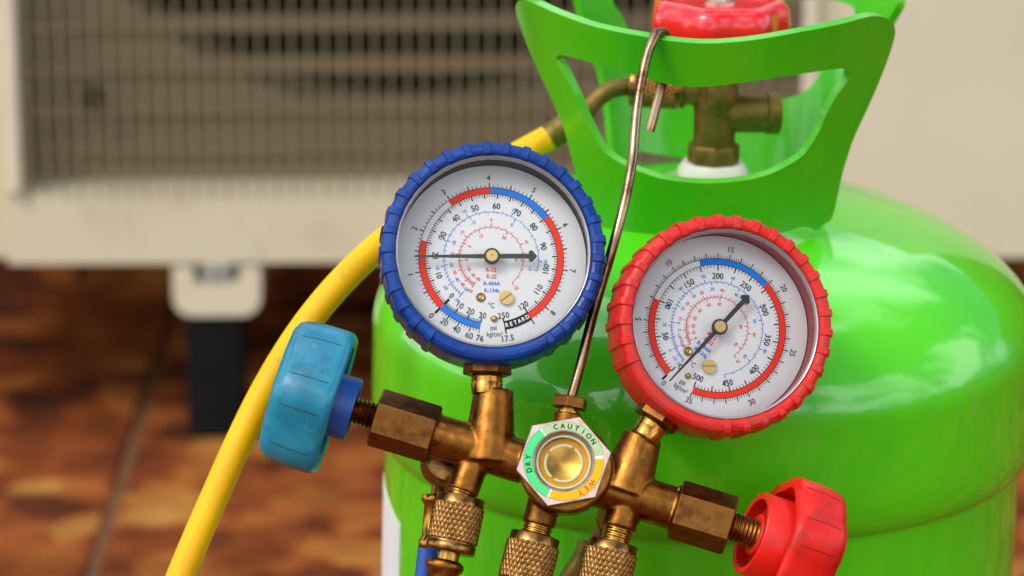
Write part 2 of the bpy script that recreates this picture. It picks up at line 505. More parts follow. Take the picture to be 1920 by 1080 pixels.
for k in range(4):
    b = MB()
    a0 = k * pi / 2 + .5
    vs = []
    for i in range(7):
        r = .05 + (.155) * i / 6
        for s in (-1, 1):
            a = a0 + s * (.42 + .08 * i / 6)
            vs.append((fx + r * cos(a), .15 + s * .028, fz + r * sin(a)))
            vs.append((fx + r * cos(a), .153 + s * .028, fz + r * sin(a)))
    fs = []
    for i in range(6):
        q = 4 * i
        fs += [(q, q+2, q+6, q+4), (q+1, q+5, q+7, q+3), (q, q+4, q+5, q+1), (q+2, q+3, q+7, q+6)]
    b.add(vs, fs)
    b.build('fan_blade', M_dark, ac)
# louvres every 80 image rows
sz = A(500, 75)[1]; sp = abs(A(500, 75)[1] - A(500, 154)[1]); shh = sp * .40
sproto = None
k = -3
while True:
    z = sz - sp * (3 - k) if False else sz + sp * (k)
    k += 1
    if z + shh > otop: break
    if z < oz0 + .001: continue
    if sproto is None:
        s = MB()
        s.add([(ox0, .0245, 0), (ox1, .0245, 0), (ox1, .0275, -.0005), (ox0, .0275, -.0005), (ox0, .0225, shh), (ox1, .0225, shh), (ox1, .0260, shh), (ox0, .0260, shh)],
              [(0,3,2,1),(4,5,6,7),(0,1,5,4),(1,2,6,5),(2,3,7,6),(3,0,4,7)])
        o = s.build('louvre_slat', M_slat, ac, smooth=0); sproto = o
    else:
        o = sproto.copy(); col.objects.link(o); o.parent = ac
    o.location = (0, 0, z)
# front guard: vertical wires 31 image columns apart, cross wires behind them
wx0 = A(57, 300)[0]; wsp = abs(A(500, 300)[0] - A(469.2, 300)[0])
x = wx0; wproto = None
while x < ox1 - .002:
    if wproto is None:
        s = MB(); s.tube([(0, 0, oz0 - .003), (0, 0, otop + .003)], .00085, 8)
        o = s.build('grille_wire', M_wire, ac); wproto = o
    else:
        o = wproto.copy(); col.objects.link(o); o.parent = ac
    o.location = (x, -.0005, 0)
    x += wsp
s = MB(); s.tube([(ox0 - .002, 0, 0), (ox1 + .002, 0, 0)], .0009, 8)
hw = s.build('cross_wire', M_slat, ac); hw.location = (0, .0016, sz + .0062)
for k in range(-2, 24):
    z = sz + .0062 + sp * k
    if k == 0 or z > otop - .002 or z < oz0: continue
    o = hw.copy(); col.objects.link(o); o.parent = ac; o.location = (0, .0016, z)
bx_, bz_ = A(170, 195)
s = MB(); s.lathe([(.0025, -.004), (.0042, -.003), (.0042, .016)], axis_matrix((bx_, .012, bz_), (0, 1, 0)), 16)
s.tube([(bx_, .014, bz_ - .008), (bx_, .014, bz_ + .008)], .0035, 8)
s.build('guard_clip', M_dark, ac)
# low wall added right behind the unit to darken the ground under it
wl2 = MB(); wrng = random.Random(4)
lw = empty('added_brick_wall', Matrix.Translation((0, YAC + DEP + .035, 0)), 'low dark red brick wall added behind the air conditioner to darken the ground between its feet', 'wall')
core = MB(); core.box((-1.35, .006, .0012), (1.6, .10, .745)); core.build('mortar', M_grout, lw, smooth=0)
bproto = None
for r_ in range(10):
    for k in range(14):
        if bproto is None:
            q = MB(); q.box((-.103, 0, 0), (.103, .104, .066)); o = q.build('brick', M_tile, lw, smooth=0, bevel=.002); bproto = o
        else:
            o = bproto.copy(); col.objects.link(o); o.parent = lw
        o.location = (-1.25 + k * .214 + (.107 if r_ % 2 else 0), wrng.uniform(-.002, .001), .004 + r_ * .0745)
# feet: cream bracket, bolt, black rubber block
for fpx in (408, 1560):
    xa, za = A(fpx - 82, 590); xb, _ = A(fpx + 82, 590)
    xm = (xa + xb) / 2; hw_ = (xb - xa) / 2
    # u-shaped bracket plate: outline with a notch, extruded in depth
    b = MB()
    outer = []
    rr = .011
    for cx, sx, a0 in ((-hw_ + rr, -1, pi), (hw_ - rr, 1, -pi/2)):
        for i in range(7):
            a = a0 + (pi/2) * i / 6
            outer.append((cx + rr * cos(a), za + rr + rr * sin(a)))
    inner = []
    iw = hw_ * .52; zi = za + .018
    for cx, a0 in ((-iw + .005, pi), (iw - .005, -pi/2)):
        for i in range(7):
            a = a0 + (pi/2) * i / 6
            inner.append((cx + .005 * cos(a), zi + .005 + .005 * sin(a)))
    O = [(-hw_, zb - .0005)] + outer + [(hw_, zb - .0005)]
    I = [(-iw, zb - .0005)] + inner + [(iw, zb - .0005)]
    vs, fs = [], []
    n = len(O)
    for (ax, az), (bx2, bz2) in zip(O, I):
        vs += [(xm + ax, -.004, az), (xm + bx2, -.004, bz2), (xm + ax, .045, az), (xm + bx2, .045, bz2)]
    for i in range(n - 1):
        q = 4 * i
        fs += [(q, q+1, q+5, q+4), (q+2, q+6, q+7, q+3), (q, q+4, q+6, q+2), (q+1, q+3, q+7, q+5)]
    b.add(vs, fs)
    b.box((xm - iw - .002, .020, za + .004), (xm + iw + .002, .042, zb - .001))
    b.build('foot_bracket', M_cream2, ac, smooth=40)
    b = MB(); b.prism(6, .0105, za + .015, za + .031, Matrix.Translation((xm, .007, 0)), .3, .001)
    b.lathe([(.0045, za + .03), (.0045, zb - .002)], Matrix.Translation((xm, .008, 0)), 16)
    b.build('foot_bolt', M_bolt, ac)
    b = MB()
    x2, _ = A(fpx - 58, 700); x3, _ = A(fpx + 48, 700)
    b.box((x2, -.001, .0045), (x3, .06, za + .001))
    b.build('rubber_foot', M_rubber, ac, bevel=.003)

# ------------------------------------------------------------------ gas cylinder
CY = 1.408
CYLM = Matrix.Translation((.0704, CY, 0.0045)) @ Matrix.Rotation(radians(1.5), 4, 'Y')
cyl = empty('refrigerant_cylinder', CYLM, 'glossy bright green refrigerant gas cylinder with open collar handles and red valve knob', 'gas cylinder')
R, ZC, HH = .1325, .256, .059
def dome_z(r): return ZC + HH * (max(0, 1 - (r / R) ** 2.0)) ** .5
prof = [(.0, .006), (.105, .006), (.119, .010), (.1250, .020), (.1268, .034)]
prof += [(.1268, .034 + (.2085 - .034) * i / 10) for i in range(1, 11)]
prof += [(.1269, .2100), (.1272, .2108), (.1280, .2112), (.1292, .2122), (.1305, .2145), (.1315, .2180), (.1322, .2225), (R, .2280), (R, .236), (R, .245), (R, ZC - .003)]
prof += [(R * cos(a), ZC + HH * sin(a)) for a in [pi/2 * i / 40 for i in range(0, 40)]] + [(.0005, ZC + HH)]
b = MB(); b.lathe(prof, seg=160, cap0=False, cap1=True)
b.build('cylinder_body', M_green, cyl, smooth=60)
# foot ring
b = MB(); b.lathe([(.098, 0), (.100, 0), (.100, .014), (.098, .014), (.098, 0)], seg=64, cap0=False, cap1=False)
b.build('foot_ring', M_green, cyl)
# paper label wrapping the left flank
b = MB()
CI = CYLM.inverted()
def cyl_hit(px, py, rad):
    o, d = ray(px, py); o = CI @ o; d = CI.to_3x3() @ d
    a = d.x**2 + d.y**2; bq = 2*(o.x*d.x + o.y*d.y); cq = o.x**2 + o.y**2 - rad**2
    disc = bq*bq - 4*a*cq
    if disc < 0: disc = 0
    p = o + d * ((-bq - sqrt(disc)) / (2*a))
    return atan2(p.y, p.x), p.z
aR, zR = cyl_hit(750, 985, .1270)
aC, zC2 = cyl_hit(722, 935, .1270)
aR %= 2 * pi; aC %= 2 * pi
vs, fs = [], []
AN = 26
a_end = aR - 1.9
for i in range(AN + 1):
    a = aR + (a_end - aR) * i / AN
    u = min(1.0, abs(a - aR) / abs(aC - aR))
    zt = zR + (zC2 + .004 - zR) * u
    for z in (.045, zt):
        for r in (.12682, .12715):
            vs.append((r * cos(a), r * sin(a), z))
for i in range(AN):
    q = 4 * i
    fs += [(q+1, q+3, q+7, q+5), (q, q+4, q+6, q+2), (q+2, q+6, q+7, q+3), (q, q+1, q+5, q+4)]
fs += [(0, 2, 3, 1), (4*AN, 4*AN+1, 4*AN+3, 4*AN+2)]
b.add(vs, fs)
b.build('paper_label', M_label, cyl)

# collar: two bowed panels with a window each
YAW = radians(-12)
COLM = CYLM @ Matrix.Rotation(YAW, 4, 'Z')
COLI = COLM.inverted()
Z0, Z1 = .306, .390
def csurf(x, z):
    u = (z - Z0) / (Z1 - Z0)
    cdist = .058 + .026 * max(-.2, u)
    w = .047 + .027 * max(-.2, u)
    bow = .018 + .034 * max(-.2, u)
    q = min(1.25, abs(x / w))
    return -cdist + bow * (.55 * q ** 2 + .45 * q ** 4)
def panel_pt(px, py):
    o, d = ray(px, py); o = COLI @ o; d = COLI.to_3x3() @ d
    lo, hi = 1.25, 1.50
    f = lambda t: (o + d * t).y - csurf((o + d * t).x, (o + d * t).z)
    t0 = (-.12 - o.y) / d.y; t1 = (.02 - o.y) / d.y
    # first crossing
    prev = f(t0); T = t0
    for i in range(1, 61):
        t = t0 + (t1 - t0) * i / 60
        v = f(t)
        if prev <= 0 < v:
            a, c2 = t0 + (t1 - t0) * (i-1) / 60, t
            for _ in range(30):
                m_ = (a + c2) / 2
                if f(m_) <= 0: a = m_
                else: c2 = m_
            T = a; break
        prev = v
    p = o + d * T
    return p.x, p.z
def smooth_poly(pts, n):
    return [(v.x, v.y) for v in catmull([(p[0], p[1], 0) for p in pts], n, True)]
outer_px = [(985,-3),(1001,0),(1041,18),(1080,33),(1123,47),(1221,66),(1265,73),(1327,77),(1408,71),(1490,57),(1571,41),(1612,30),(1634,26),(1655,30),(1669,42),(1672,58),(1667,81),
            (1650,130),(1628,183),(1610,222),(1596,253),(1585,285),(1575,318),(1566,358),(1557,398),(1550,412),(1538,418),(1530,429),(1515,424),(1500,422),(1473,430),(1420,440),(1340,448),(1260,444),(1220,438),(1188,433),(1155,428),(1123,414),
            (1106,380),(1094,346),(1078,293),(1062,232),(1041,183),(1020,138),(1002,98),(986,55),(975,20),(976,4)]
win_px = [(1050,106),(1056,101),(1075,104),(1120,116),(1192,136),(1245,152),(1310,159),(1392,151),(1490,136),(1560,126),(1582,125),(1587,130),(1585,145),
          (1566,172),(1547,204),(1532,240),(1514,270),(1500,288),(1478,303),(1445,320),(1408,331),(1327,339),(1245,331),(1210,320),(1176,306),(1152,292),(1135,277),(1126,264),(1104,222),(1082,171),(1062,130)]
OUT = [panel_pt(*p) for p in smooth_poly(outer_px, 4)]
WIN = [panel_pt(*p) for p in smooth_poly(win_px, 4)]
def inside(p, poly):
    x, y = p; r = False; j = len(poly) - 1
    for i in range(len(poly)):
        xi, yi = poly[i]; xj2, yj2 = poly[j]
        if (yi > y) != (yj2 > y) and x < (xj2 - xi) * (y - yi) / (yj2 - yi) + xi: r = not r
        j = i
    return r
def nearest(p, poly):
    return min((p[0]-q[0])**2 + (p[1]-q[1])**2 for q in poly)
pts = list(OUT) + list(WIN)
edges = [(i, (i+1) % len(OUT)) for i in range(len(OUT))] + [(len(OUT)+i, len(OUT)+(i+1) % len(WIN)) for i in range(len(WIN))]
G = .0032
xs = [p[0] for p in OUT]; zs = [p[1] for p in OUT]
x = min(xs)
while x < max(xs):
    z = min(zs)
    while z < max(zs):
        p = (x, z)
        if inside(p, OUT) and not inside(p, WIN) and nearest(p, pts[:len(OUT)+len(WIN)]) > (G * .55) ** 2: pts.append(p)
        z += G
    x += G
res = geometry.delaunay_2d_cdt([Vector(p) for p in pts], edges, [], 0, 1e-7)
v2, f2 = res[0], res[2]
tris = []
for f in f2:
    cx = sum(v2[i].x for i in f) / 3; cz = sum(v2[i].y for i in f) / 3
    if inside((cx, cz), OUT) and not inside((cx, cz), WIN): tris.append(tuple(f))
def make_panel(flip):
    b = MB()
    sgn = -1 if flip else 1
    kx = .93 if flip else 1.0
    b.add([(sgn * v.x * kx, sgn * csurf(v.x, v.y), v.y) for v in v2], tris)
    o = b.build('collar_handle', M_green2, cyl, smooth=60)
    o.matrix_local = Matrix.Rotation(YAW, 4, 'Z')
    # drop loose verts
    bm = bmesh.new(); bm.from_mesh(o.data)
    bmesh.ops.delete(bm, geom=[v for v in bm.verts if not v.link_faces], context='VERTS')
    bm.to_mesh(o.data); bm.free()
    o.data.shade_smooth()
    s = o.modifiers.new('thick', 'SOLIDIFY'); s.thickness = .0035; s.offset = 0
    bv = o.modifiers.new('bevel', 'BEVEL'); bv.width = .0014; bv.segments = 3; bv.limit_method = 'ANGLE'; bv.angle_limit = radians(50); bv.harden_normals = True
    return o
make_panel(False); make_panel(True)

# valve
dz = ZC + HH
VM = Matrix.Rotation(YAW, 4, 'Z')
def VT(z): return Matrix.Translation((0, 0, z))
b = MB(); b.lathe([(.0200, dz - .010), (.0200, dz - .0005), (.0192, dz + .0015), (.0180, dz + .002), (.012, dz + .0025)], seg=64); b.build('valve_flange', M_flange, cyl)
b = MB(); b.lathe([(.0125, dz + .0015), (.0138, dz + .003), (.0138, dz + .0055), (.0118, dz + .0085), (.008, dz + .0085)], seg=48); b.build('white_gasket', M_teflon, cyl)
vp = MB()
vz = dz + .0075
vp.lathe([(.0100, vz), (.0103, vz + .001), (.0103, vz + .0075), (.0098, vz + .0085)], seg=8)
vp.lathe([(.0082, vz + .006), (.0082, vz + .020), (.0088, vz + .024), (.0088, vz + .040), (.0075, vz + .043), (.0060, vz + .052)], seg=32)
vp.lathe([(.0074, 0), (.0066, .0012), (.0046, .0022), (.0004, .0026)], Matrix.Translation((0, -.0078, vz + .029)) @ Matrix.Rotation(YAW, 4, 'Z') @ Matrix.Rotation(pi/2, 4, 'X') @ Matrix.Diagonal((.62, 1.15, 1, 1)), 28, cap0=False)
vp.build('valve_body', M_valve, cyl, smooth=35, bevel=.0004)
b = MB()
oz = vz + .0205
outd = Vector((cos(radians(6)), sin(radians(6)), 0))
b.lathe([(.0076, .004), (.0076, .020), (.0083, .0203), (.0083, .0248), (.0076, .0254), (.0052, .0252), (.0050, .020)], axis_matrix((0, 0, oz), outd), seg=36)
b.build('side_outlet', M_valve, cyl, smooth=35)
b = MB()
ind = -Vector((cos(radians(-8)), sin(radians(-8)), 0))
iz = vz + .0295
b.lathe([(.0062, .004), (.0062, .0145)] , axis_matrix((0, 0, iz), ind), seg=32)
b.build('inlet_stub', M_valve, cyl)
# handwheel
zt = .3885
b = MB()
def lob(r, z, a, k): return r * (1 + .05 * cos(7 * a + .3) * (1 if r > .012 else 0))
b.lathe([(.018, zt - .018), (.0235, zt - .0185), (.0258, zt - .016), (.0266, zt - .009), (.0258, zt - .003), (.0232, zt), (.0200, zt + .0004), (.0165, zt - .0010), (.006, zt - .0012)], seg=140, rfun=lob)
b.build('valve_handwheel', M_hand_red, cyl, smooth=70)
b = MB(); b.lathe([(.0045, zt - .0015), (.0045, zt + .0022), (.0036, zt + .0034), (.0012, zt + .0036)], seg=6); b.lathe([(.0062, zt - .0014), (.0062, zt - .0004)], seg=24)
b.build('handwheel_screw', M_steel_b, cyl)
b = MB(); b.lathe([(.0045, vz + .05), (.0045, zt - .017)], seg=20); b.build('valve_spindle', M_steel_b, cyl)

# ------------------------------------------------------------------ manifold gauge set
TILT = radians(9)
ROOTM = Matrix.Translation(at_depth(1055, 889, -.010)) @ Matrix.Rotation(-(PITCH + TILT), 4, 'X')
mg = empty('manifold_gauge_set', ROOTM, 'brass manifold with blue and red pressure gauges hanging by its hook from the green collar', 'manifold gauge set')
def m(px, py, d=0.0): return on_plane(px, py, ROOTM, d)
U = .0001895          # metres per photo pixel at the manifold
FRONT = Vector((0, -1, 0))

bar_dir = (m(1318, 970) - m(757, 798)).normalized()
def onbar(px):  # point of the bar axis at image column px
    return m(px, 798 + (px - 757) * (172 / 561.))
# cast body: bar, gauge stems, ports and hub, fused by a remesh so that the joints get fillets
body = MB()
body.lathe([(41*U, 0), (41*U, (onbar(985) - onbar(812)).length)], axis_matrix(onbar(812), bar_dir), 48)
body.lathe([(41*U, 0), (41*U, (onbar(1268) - onbar(1120)).length)], axis_matrix(onbar(1120), bar_dir), 48)
body.lathe([(36*U, 0), (36*U, (onbar(1268) - onbar(812)).length)], axis_matrix(onbar(812), bar_dir), 48)
bs0, bs1 = m(915, 868), m(926, 730)
body.lathe([(50*U, 0), (46*U, (bs1-bs0).length * .35), (37*U, (bs1-bs0).length)], axis_matrix(bs0, bs1 - bs0), 40)
rs0, rs1 = m(1168, 925), m(1205, 817)
body.lathe([(52*U, 0), (47*U, (rs1-rs0).length * .4), (37*U, (rs1-rs0).length)], axis_matrix(rs0, rs1 - rs0), 40)
hubc = m(1060, 882)
body.lathe([(60*U, -30*U), (84*U, -20*U), (86*U, 54*U), (80*U, 58*U), (60*U, 58*U), (55*U, 55*U), (53*U, 34*U), (.5*U, 34*U)], axis_matrix(hubc, FRONT), 64)
def port(a, b_, r):
    body.lathe([(r*U, 0), (r*U, (b_ - a).length)], axis_matrix(a, b_ - a), 40)
P1a, P1b = m(893, 850, .0), m(866, 922)
P2a, P2b = m(1032, 900, .0), m(1009, 985)
P3a, P3b = m(1178, 925, .0), m(1160, 990)
port(P1a, P1b, 31); port(P2a, P2b, 31); port(P3a, P3b, 33)
ha, hb = m(1056, 850), m(1066, 775)
port(ha, hb, 27)
bo = body.build('manifold_body', M_brass, mg, smooth=0)
rm = bo.modifiers.new('fuse', 'REMESH'); rm.mode = 'VOXEL'; rm.voxel_size = .00048; rm.use_smooth_shade = True
sm_ = bo.modifiers.new('fillet', 'SMOOTH'); sm_.factor = .6; sm_.iterations = 7

# machined threads and neck rings
def threads(a, b_, r, pitch, name, mt, parent=mg, amp=.07, lead=0, seg=40, r_end=None):
    a, b_ = Vector(a), Vector(b_)
    Lh = (b_ - a).length
    n = max(2, int(round(Lh / pitch)))
    M_ = axis_matrix(a, b_ - a)
    prof = []
    for i in range(n * 6 + 1):
        ph = i / 6.0
        prof.append((r * (1 - amp * (.5 + .5 * cos(2 * pi * ph))), Lh * i / (n * 6)))
    bb = MB(); bb.lathe(prof, M_, seg)
    return bb.build(name, mt, parent, smooth=70)

def away(a, b_, t): return a + (b_ - a) * t
threads(away(P1a, P1b, .95), away(P1a, P1b, 1.30), 28*U, 9*U, 'port_thread', M_brass_b)
threads(away(P2a, P2b, .93), away(P2a, P2b, 1.30), 28*U, 9*U, 'port_thread', M_brass_b)
threads(away(P3a, P3b, .90), away(P3a, P3b, 1.45), 28*U, 9*U, 'port_thread', M_brass_b)

# hexagonal bonnets at the ends of the bar
def hexbar(a, b_, r, rot, name='hex_bonnet'):
    bb = MB(); Lh = (b_ - a).length
    bb.prism(6, r, 0, Lh, axis_matrix(a, b_ - a), rot, 4*U)
    return bb.build(name, M_brass_hex, mg, smooth=30, bevel=1.6*U, bseg=2, bang=22)
hexbar(onbar(703), onbar(815), 56*U, radians(8))
hexbar(onbar(1266), onbar(1371), 57*U, radians(4))
# gland rings seen between hexagon and bar
bb = MB(); bb.lathe([(42.5*U, 0), (43.5*U, 2*U), (42.5*U, 5*U)], axis_matrix(onbar(814), bar_dir), 40); bb.build('gland_ring', M_brass, mg)
bb = MB(); bb.lathe([(43*U, 0), (45*U, 3*U), (43*U, 7*U)], axis_matrix(onbar(1260), bar_dir), 40); bb.build('gland_ring', M_brass_b, mg)

# valve spindles
kb_dir = -bar_dir
sb0 = onbar(705); sb1 = onbar(640)
threads(sb1, sb0, 26*U, 8*U, 'spindle_thread', M_brass, amp=.16)
kr_dir = (bar_dir + Vector((0, .30, 0))).normalized()
sr0 = onbar(1366); sr1 = sr0 + kr_dir * 75*U
threads(sr0, sr1, 27*U, 8*U, 'spindle_thread', M_brass, amp=.14)

# knobs: lobed hand grips. local z points away from the manifold
def superlobe(a, r, nl, depth, ph):
    # flat-topped lobes with scooped flutes between them
    c = cos(nl * a + ph)
    return r * (1 - depth * (0.5 - 0.5 * c) ** 1.0)
def knob(name, M_, r, Lk, nl, ph, mt, mline, dep, label=None, hub_r=60, hub_l=34, hub_mat=None):
    bb = MB()
    seg = 192
    prof = [(.93, 0.0), (.985, .05), (1.0, .14), (.995, .5), (.965, .80), (.92, .92), (.82, .985), (.60, 1.02), (.3, 1.03), (.01, 1.03)]
    f = lambda rr, z, a, k: rr * (superlobe(a, 1, nl, dep, ph) if rr > .45 * r else 1)
    outer = [(p * r, q * Lk) for p, q in prof]
    inner = [(.90 * r, 0), (.82 * r, .03 * Lk), (.80 * r, .60 * Lk), (.74 * r, .66 * Lk), (.01, .66 * Lk)]
    full = list(reversed(inner)) + outer
    bb.lathe(full, M_, seg, cap0=False, cap1=False, rfun=f)
    o = bb.build(name, mt, mg, smooth=60)
    o['label'] = label
    hb_ = MB()
    hb_.lathe([(.30*hub_r*U, -hub_l*U + 8*U), (.46*hub_r*U, -hub_l*U + 6*U), (.50*hub_r*U, -hub_l*U + 9*U), (.50*hub_r*U, -hub_l*U + 26*U), (.82*hub_r*U, -hub_l*U + 26*U), (.84*hub_r*U, -hub_l*U + 2*U), (.88*hub_r*U, -hub_l*U), (.97*hub_r*U, -hub_l*U), (hub_r*U, -hub_l*U + 3*U), (hub_r*U*1.03, .66 * Lk)], M_, 64, cap0=False, cap1=False)
    ho = hb_.build('knob_hub', hub_mat or mt, o, smooth=40)
    # short dark mould seams running along the lobes
    ln = MB()
    def prof_r(q):
        for (p0, q0), (p1, q1) in zip(prof, prof[1:]):
            if q0 <= q <= q1: return p0 + (p1 - p0) * (q - q0) / (q1 - q0)
        return .9
    for kq in range(nl):
        for s in (-1, 1):
            a = (2 * pi * kq - ph) / nl + s * pi / nl * .42
            pts_ = []
            for i in range(9):
                q_ = .16 + .66 * i / 8
                rr = superlobe(a, 1, nl, dep, ph) * prof_r(q_) * r - .25*U
                pts_.append(M_ @ Vector((rr * cos(a), rr * sin(a), q_ * Lk)))
            ln.tube(pts_, .95*U, 6)
    ln.build('mould_seam', mline, o, smooth=0)
    return o
kb_o = onbar(632)
kbM = axis_matrix(kb_o, (kb_dir + Vector((0, -.03, 0))).normalized())
knob('valve_knob', kbM, 149*U, 118*U, 6, 3.67, M_knob_blue, M_line, .085, 'turquoise lobed plastic valve knob with dark blue hub', 60, 33, M_hub_blue)
kr_o = sr0 + kr_dir * 86*U
krM = axis_matrix(kr_o, kr_dir)
knob('valve_knob', krM, 131*U, 112*U, 6, 4.19, M_knob_red, M_line_r, .085, 'scuffed red lobed plastic valve knob with open back', 80, 40)

# sight glass ------------------------------------------------------------
SGM = axis_matrix(m(1056.5, 864.5, -.0135), FRONT, ref=(0, 0, 1))
# local: z to viewer; find in-plane axes aligned to right / up
SGM = Matrix.Translation(m(1057, 864.6, -.0135)) @ Matrix.Rotation(pi/2, 4, 'X') @ Matrix.Rotation(radians(-5), 4, 'X').inverted().inverted()
bb = MB()
seg = 96
hexr = 90*U
def hexring(z, rout, rin):
    return None
outer = []
# hexagon ring with a round hole
n = 72
vs, fs = [], []
def hexpt(a, r, rot):
    s = pi / 3
    t = (a - rot) % s - s / 2
    return r * cos(s / 2) / cos(t)
HROT = radians(70.5)
for i in range(n):
    a = 2 * pi * i / n + HROT
    ro = hexpt(a, hexr, HROT)
    ca, sa = cos(a), sin(a)
    vs += [(ro*ca, ro*sa, -14*U), (ro*ca, ro*sa, -1.5*U), ((ro-1.6*U)*ca, (ro-1.6*U)*sa, 0), (57*U*ca, 57*U*sa, 0), (53*U*ca, 53*U*sa, -4*U), (50*U*ca, 50*U*sa, -16*U)]
for i in range(n):
    j = (i + 1) % n
    for k in range(5):
        fs.append((6*i+k, 6*j+k, 6*j+k+1, 6*i+k+1))
bb.add(vs, fs)
sg = bb.build('sight_glass', M_pale, mg, smooth=25)
sg.matrix_local = SGM
def ringseg(mb, r0, r1, a0, a1, z, n=None):
    n = n or max(2, int(abs(a1 - a0) / 3))
    vs, fs = [], []
    for i in range(n + 1):
        a = radians(a0 + (a1 - a0) * i / n)
        vs += [(r0*U*cos(a), r0*U*sin(a), z), (r1*U*cos(a), r1*U*sin(a), z)]
    for i in range(n):
        fs.append((2*i, 2*i+1, 2*i+3, 2*i+2))
    mb.add(vs, fs)
for nm, a0, a1, mt in (('caution_band', 124, 8, M_green_ring), ('dry_band', 126, 245, M_green_dry), ('wet_band', 4, -112, M_wet)):
    q = MB(); ringseg(q, 58.5, 74, a0, a1, 1.0*U, 40); q.build(nm, mt, sg, smooth=0)
q = MB()
for a0, a1 in ((124, 126), (8, 4), (245, 248)): ringseg(q, 58.5, 74, a0, a1, 1.0*U, 2)
q.build('band_divider', M_pwhite, sg, smooth=0)
q = MB(); ringseg(q, 57.8, 74.6, 0, 360, .5*U, 96); q.build('band_edge', M_pblack, sg, smooth=0)
q = MB(); q.lathe([(51*U, -26*U), (51*U, -9*U), (48.5*U, -8.5*U), (47*U, -10*U), (47*U, -26*U)], seg=64, cap0=False, cap1=False); q.build('glass_collar', M_seal, sg)
q = MB(); q.lathe([(47*U, -19*U), (36*U, -22*U)], seg=64, cap0=False, cap1=False); q.build('amber_ring', M_amber, sg)
q = MB()
for a0, a1 in ((62, 138), (150, 228), (240, 322), (-30, 52)): ringseg(q, 32, 36.5, a0, a1, -20*U, 16)
q.build('seal_ring', M_seal, sg, smooth=0)
q = MB(); q.lathe([(36*U, -21.5*U), (31*U, -22*U), (20*U, -27*U), (0.2*U, -29*U)], seg=48, cap0=False, cap1=True); q.build('indicator_well', M_gold, sg)
q = MB(); q.lathe([(47*U, -13*U), (40*U, -11.6*U), (20*U, -10.2*U), (.2*U, -10*U)], seg=48, cap0=False, cap1=True); q.build('glass_window', M_glass, sg)

# text helper ------------------------------------------------------------
_tc = {}
def text_geo(s):
    if s in _tc: return _tc[s]
    cu = bpy.data.curves.new('t', 'FONT'); cu.body = s; cu.size = 1.0; cu.align_x = 'CENTER'; cu.resolution_u = 3
    o = bpy.data.objects.new('t', cu); col.objects.link(o)
    bpy.context.view_layer.update()
    me = bpy.data.meshes.new_from_object(o.evaluated_get(bpy.context.evaluated_depsgraph_get()))
    vs = [v.co.copy() for v in me.vertices]; fs = [tuple(p.vertices) for p in me.polygons]
    bpy.data.objects.remove(o); bpy.data.curves.remove(cu); bpy.data.meshes.remove(me)
    ys = [v.y for v in vs]; xs_ = [v.x for v in vs]
    cy = (min(ys) + max(ys)) / 2 if not any(ch in s for ch in 'pg') else .35
    cx = (min(xs_) + max(xs_)) / 2
    vs = [Vector((v.x - cx, v.y - cy, 0)) for v in vs]
    _tc[s] = (vs, fs)
    return _tc[s]
def text(mb, s, x, y, hgt, rot, z, sx=.92, bold=0.0):
    """hgt: capital height in px units, position in px units"""
    vs, fs = text_geo(s)
    k = hgt / .70
    offs = [(0, 0)] if not bold else [(-bold, 0), (bold, 0), (0, bold), (0, -bold)]
    for oi, (bx2, by2) in enumerate(offs):
        out = []
        for v in vs:
            X, Y = v.x * k * sx + bx2, v.y * k + by2
            out.append(((x + X*cos(rot) - Y*sin(rot)) * U, (y + X*sin(rot) + Y*cos(rot)) * U, z + oi * 2e-6))
        mb.add(out, fs)

bl = MB(); wl = MB()
for i, ch in enumerate('CAUTION'):
    a = radians(103 - 11.55 * i); text(bl, ch, 66.3*cos(a), 66.3*sin(a), 9.6, a - pi/2, 1.6*U, .95, .25)
for i, ch in enumerate('DRY'):
    a = radians(195 - 10.8 * i); text(bl, ch, 66.3*cos(a), 66.3*sin(a), 9.6, a - pi/2, 1.6*U, .95, .25)
for i, ch in enumerate('WET'):
    a = radians(-39 - 12 * i); text(wl, ch, 66.3*cos(a), 66.3*sin(a), 9.6, a - pi/2, 1.6*U, .95, .25)
bl.build('black_lettering', M_pblack, sg, smooth=0)
wl.build('brown_lettering', M_wet_ink, sg, smooth=0)

# hook -------------------------------------------------------------------
q = MB(); na, nb = m(1064, 783), m(1070, 744)
Ln = (nb - na).length
NM = axis_matrix(na, nb - na)
q.lathe([(23*U, -8*U), (23*U, .28*Ln), (17*U, .30*Ln), (17*U, .5*Ln)], NM, 32)
q.build('hook_neck', M_brass_b, mg)
q = MB(); q.prism(6, 34*U, .42*Ln, .98*Ln, NM, .35, 2.5*U); q.build('hook_nut', M_brass_hex, mg, bevel=.8*U)
px_, pz_ = panel_pt(1240, 71)
edge_w = COLM @ Vector((px_, csurf(px_, pz_), pz_))
e_l = ROOTM.inverted() @ edge_w
d0 = e_l.y
px2, pz2 = panel_pt(1225, 120)
d1 = (ROOTM.inverted() @ (COLM @ Vector((px2, csurf(px2, pz2), pz2)))).y
def surf_d(px, py):
    a_, b_ = panel_pt(px, py)
    return (ROOTM.inverted() @ (COLM @ Vector((a_, csurf(a_, b_), b_)))).y
d3, d4 = surf_d(1245, 105), surf_d(1245, 145)
RR = 9.6*U
gap = .0015 + RR + .0004
dh = d0 - gap
hp = [m(1069, 752, 0), m(1084, 700, 0), m(1112, 590, .0008), m(1150, 460, .003), m(1172, 375, .005), m(1183, 318, .007), m(1187, 290, .009),
      m(1193, 215, .009 + .40 * (dh - .009)), m(1203, 150, .009 + .66 * (dh - .009)), m(1213, 105, .009 + .86 * (dh - .009)), m(1224, 76, dh)]
top = m(1238, 60, d0)
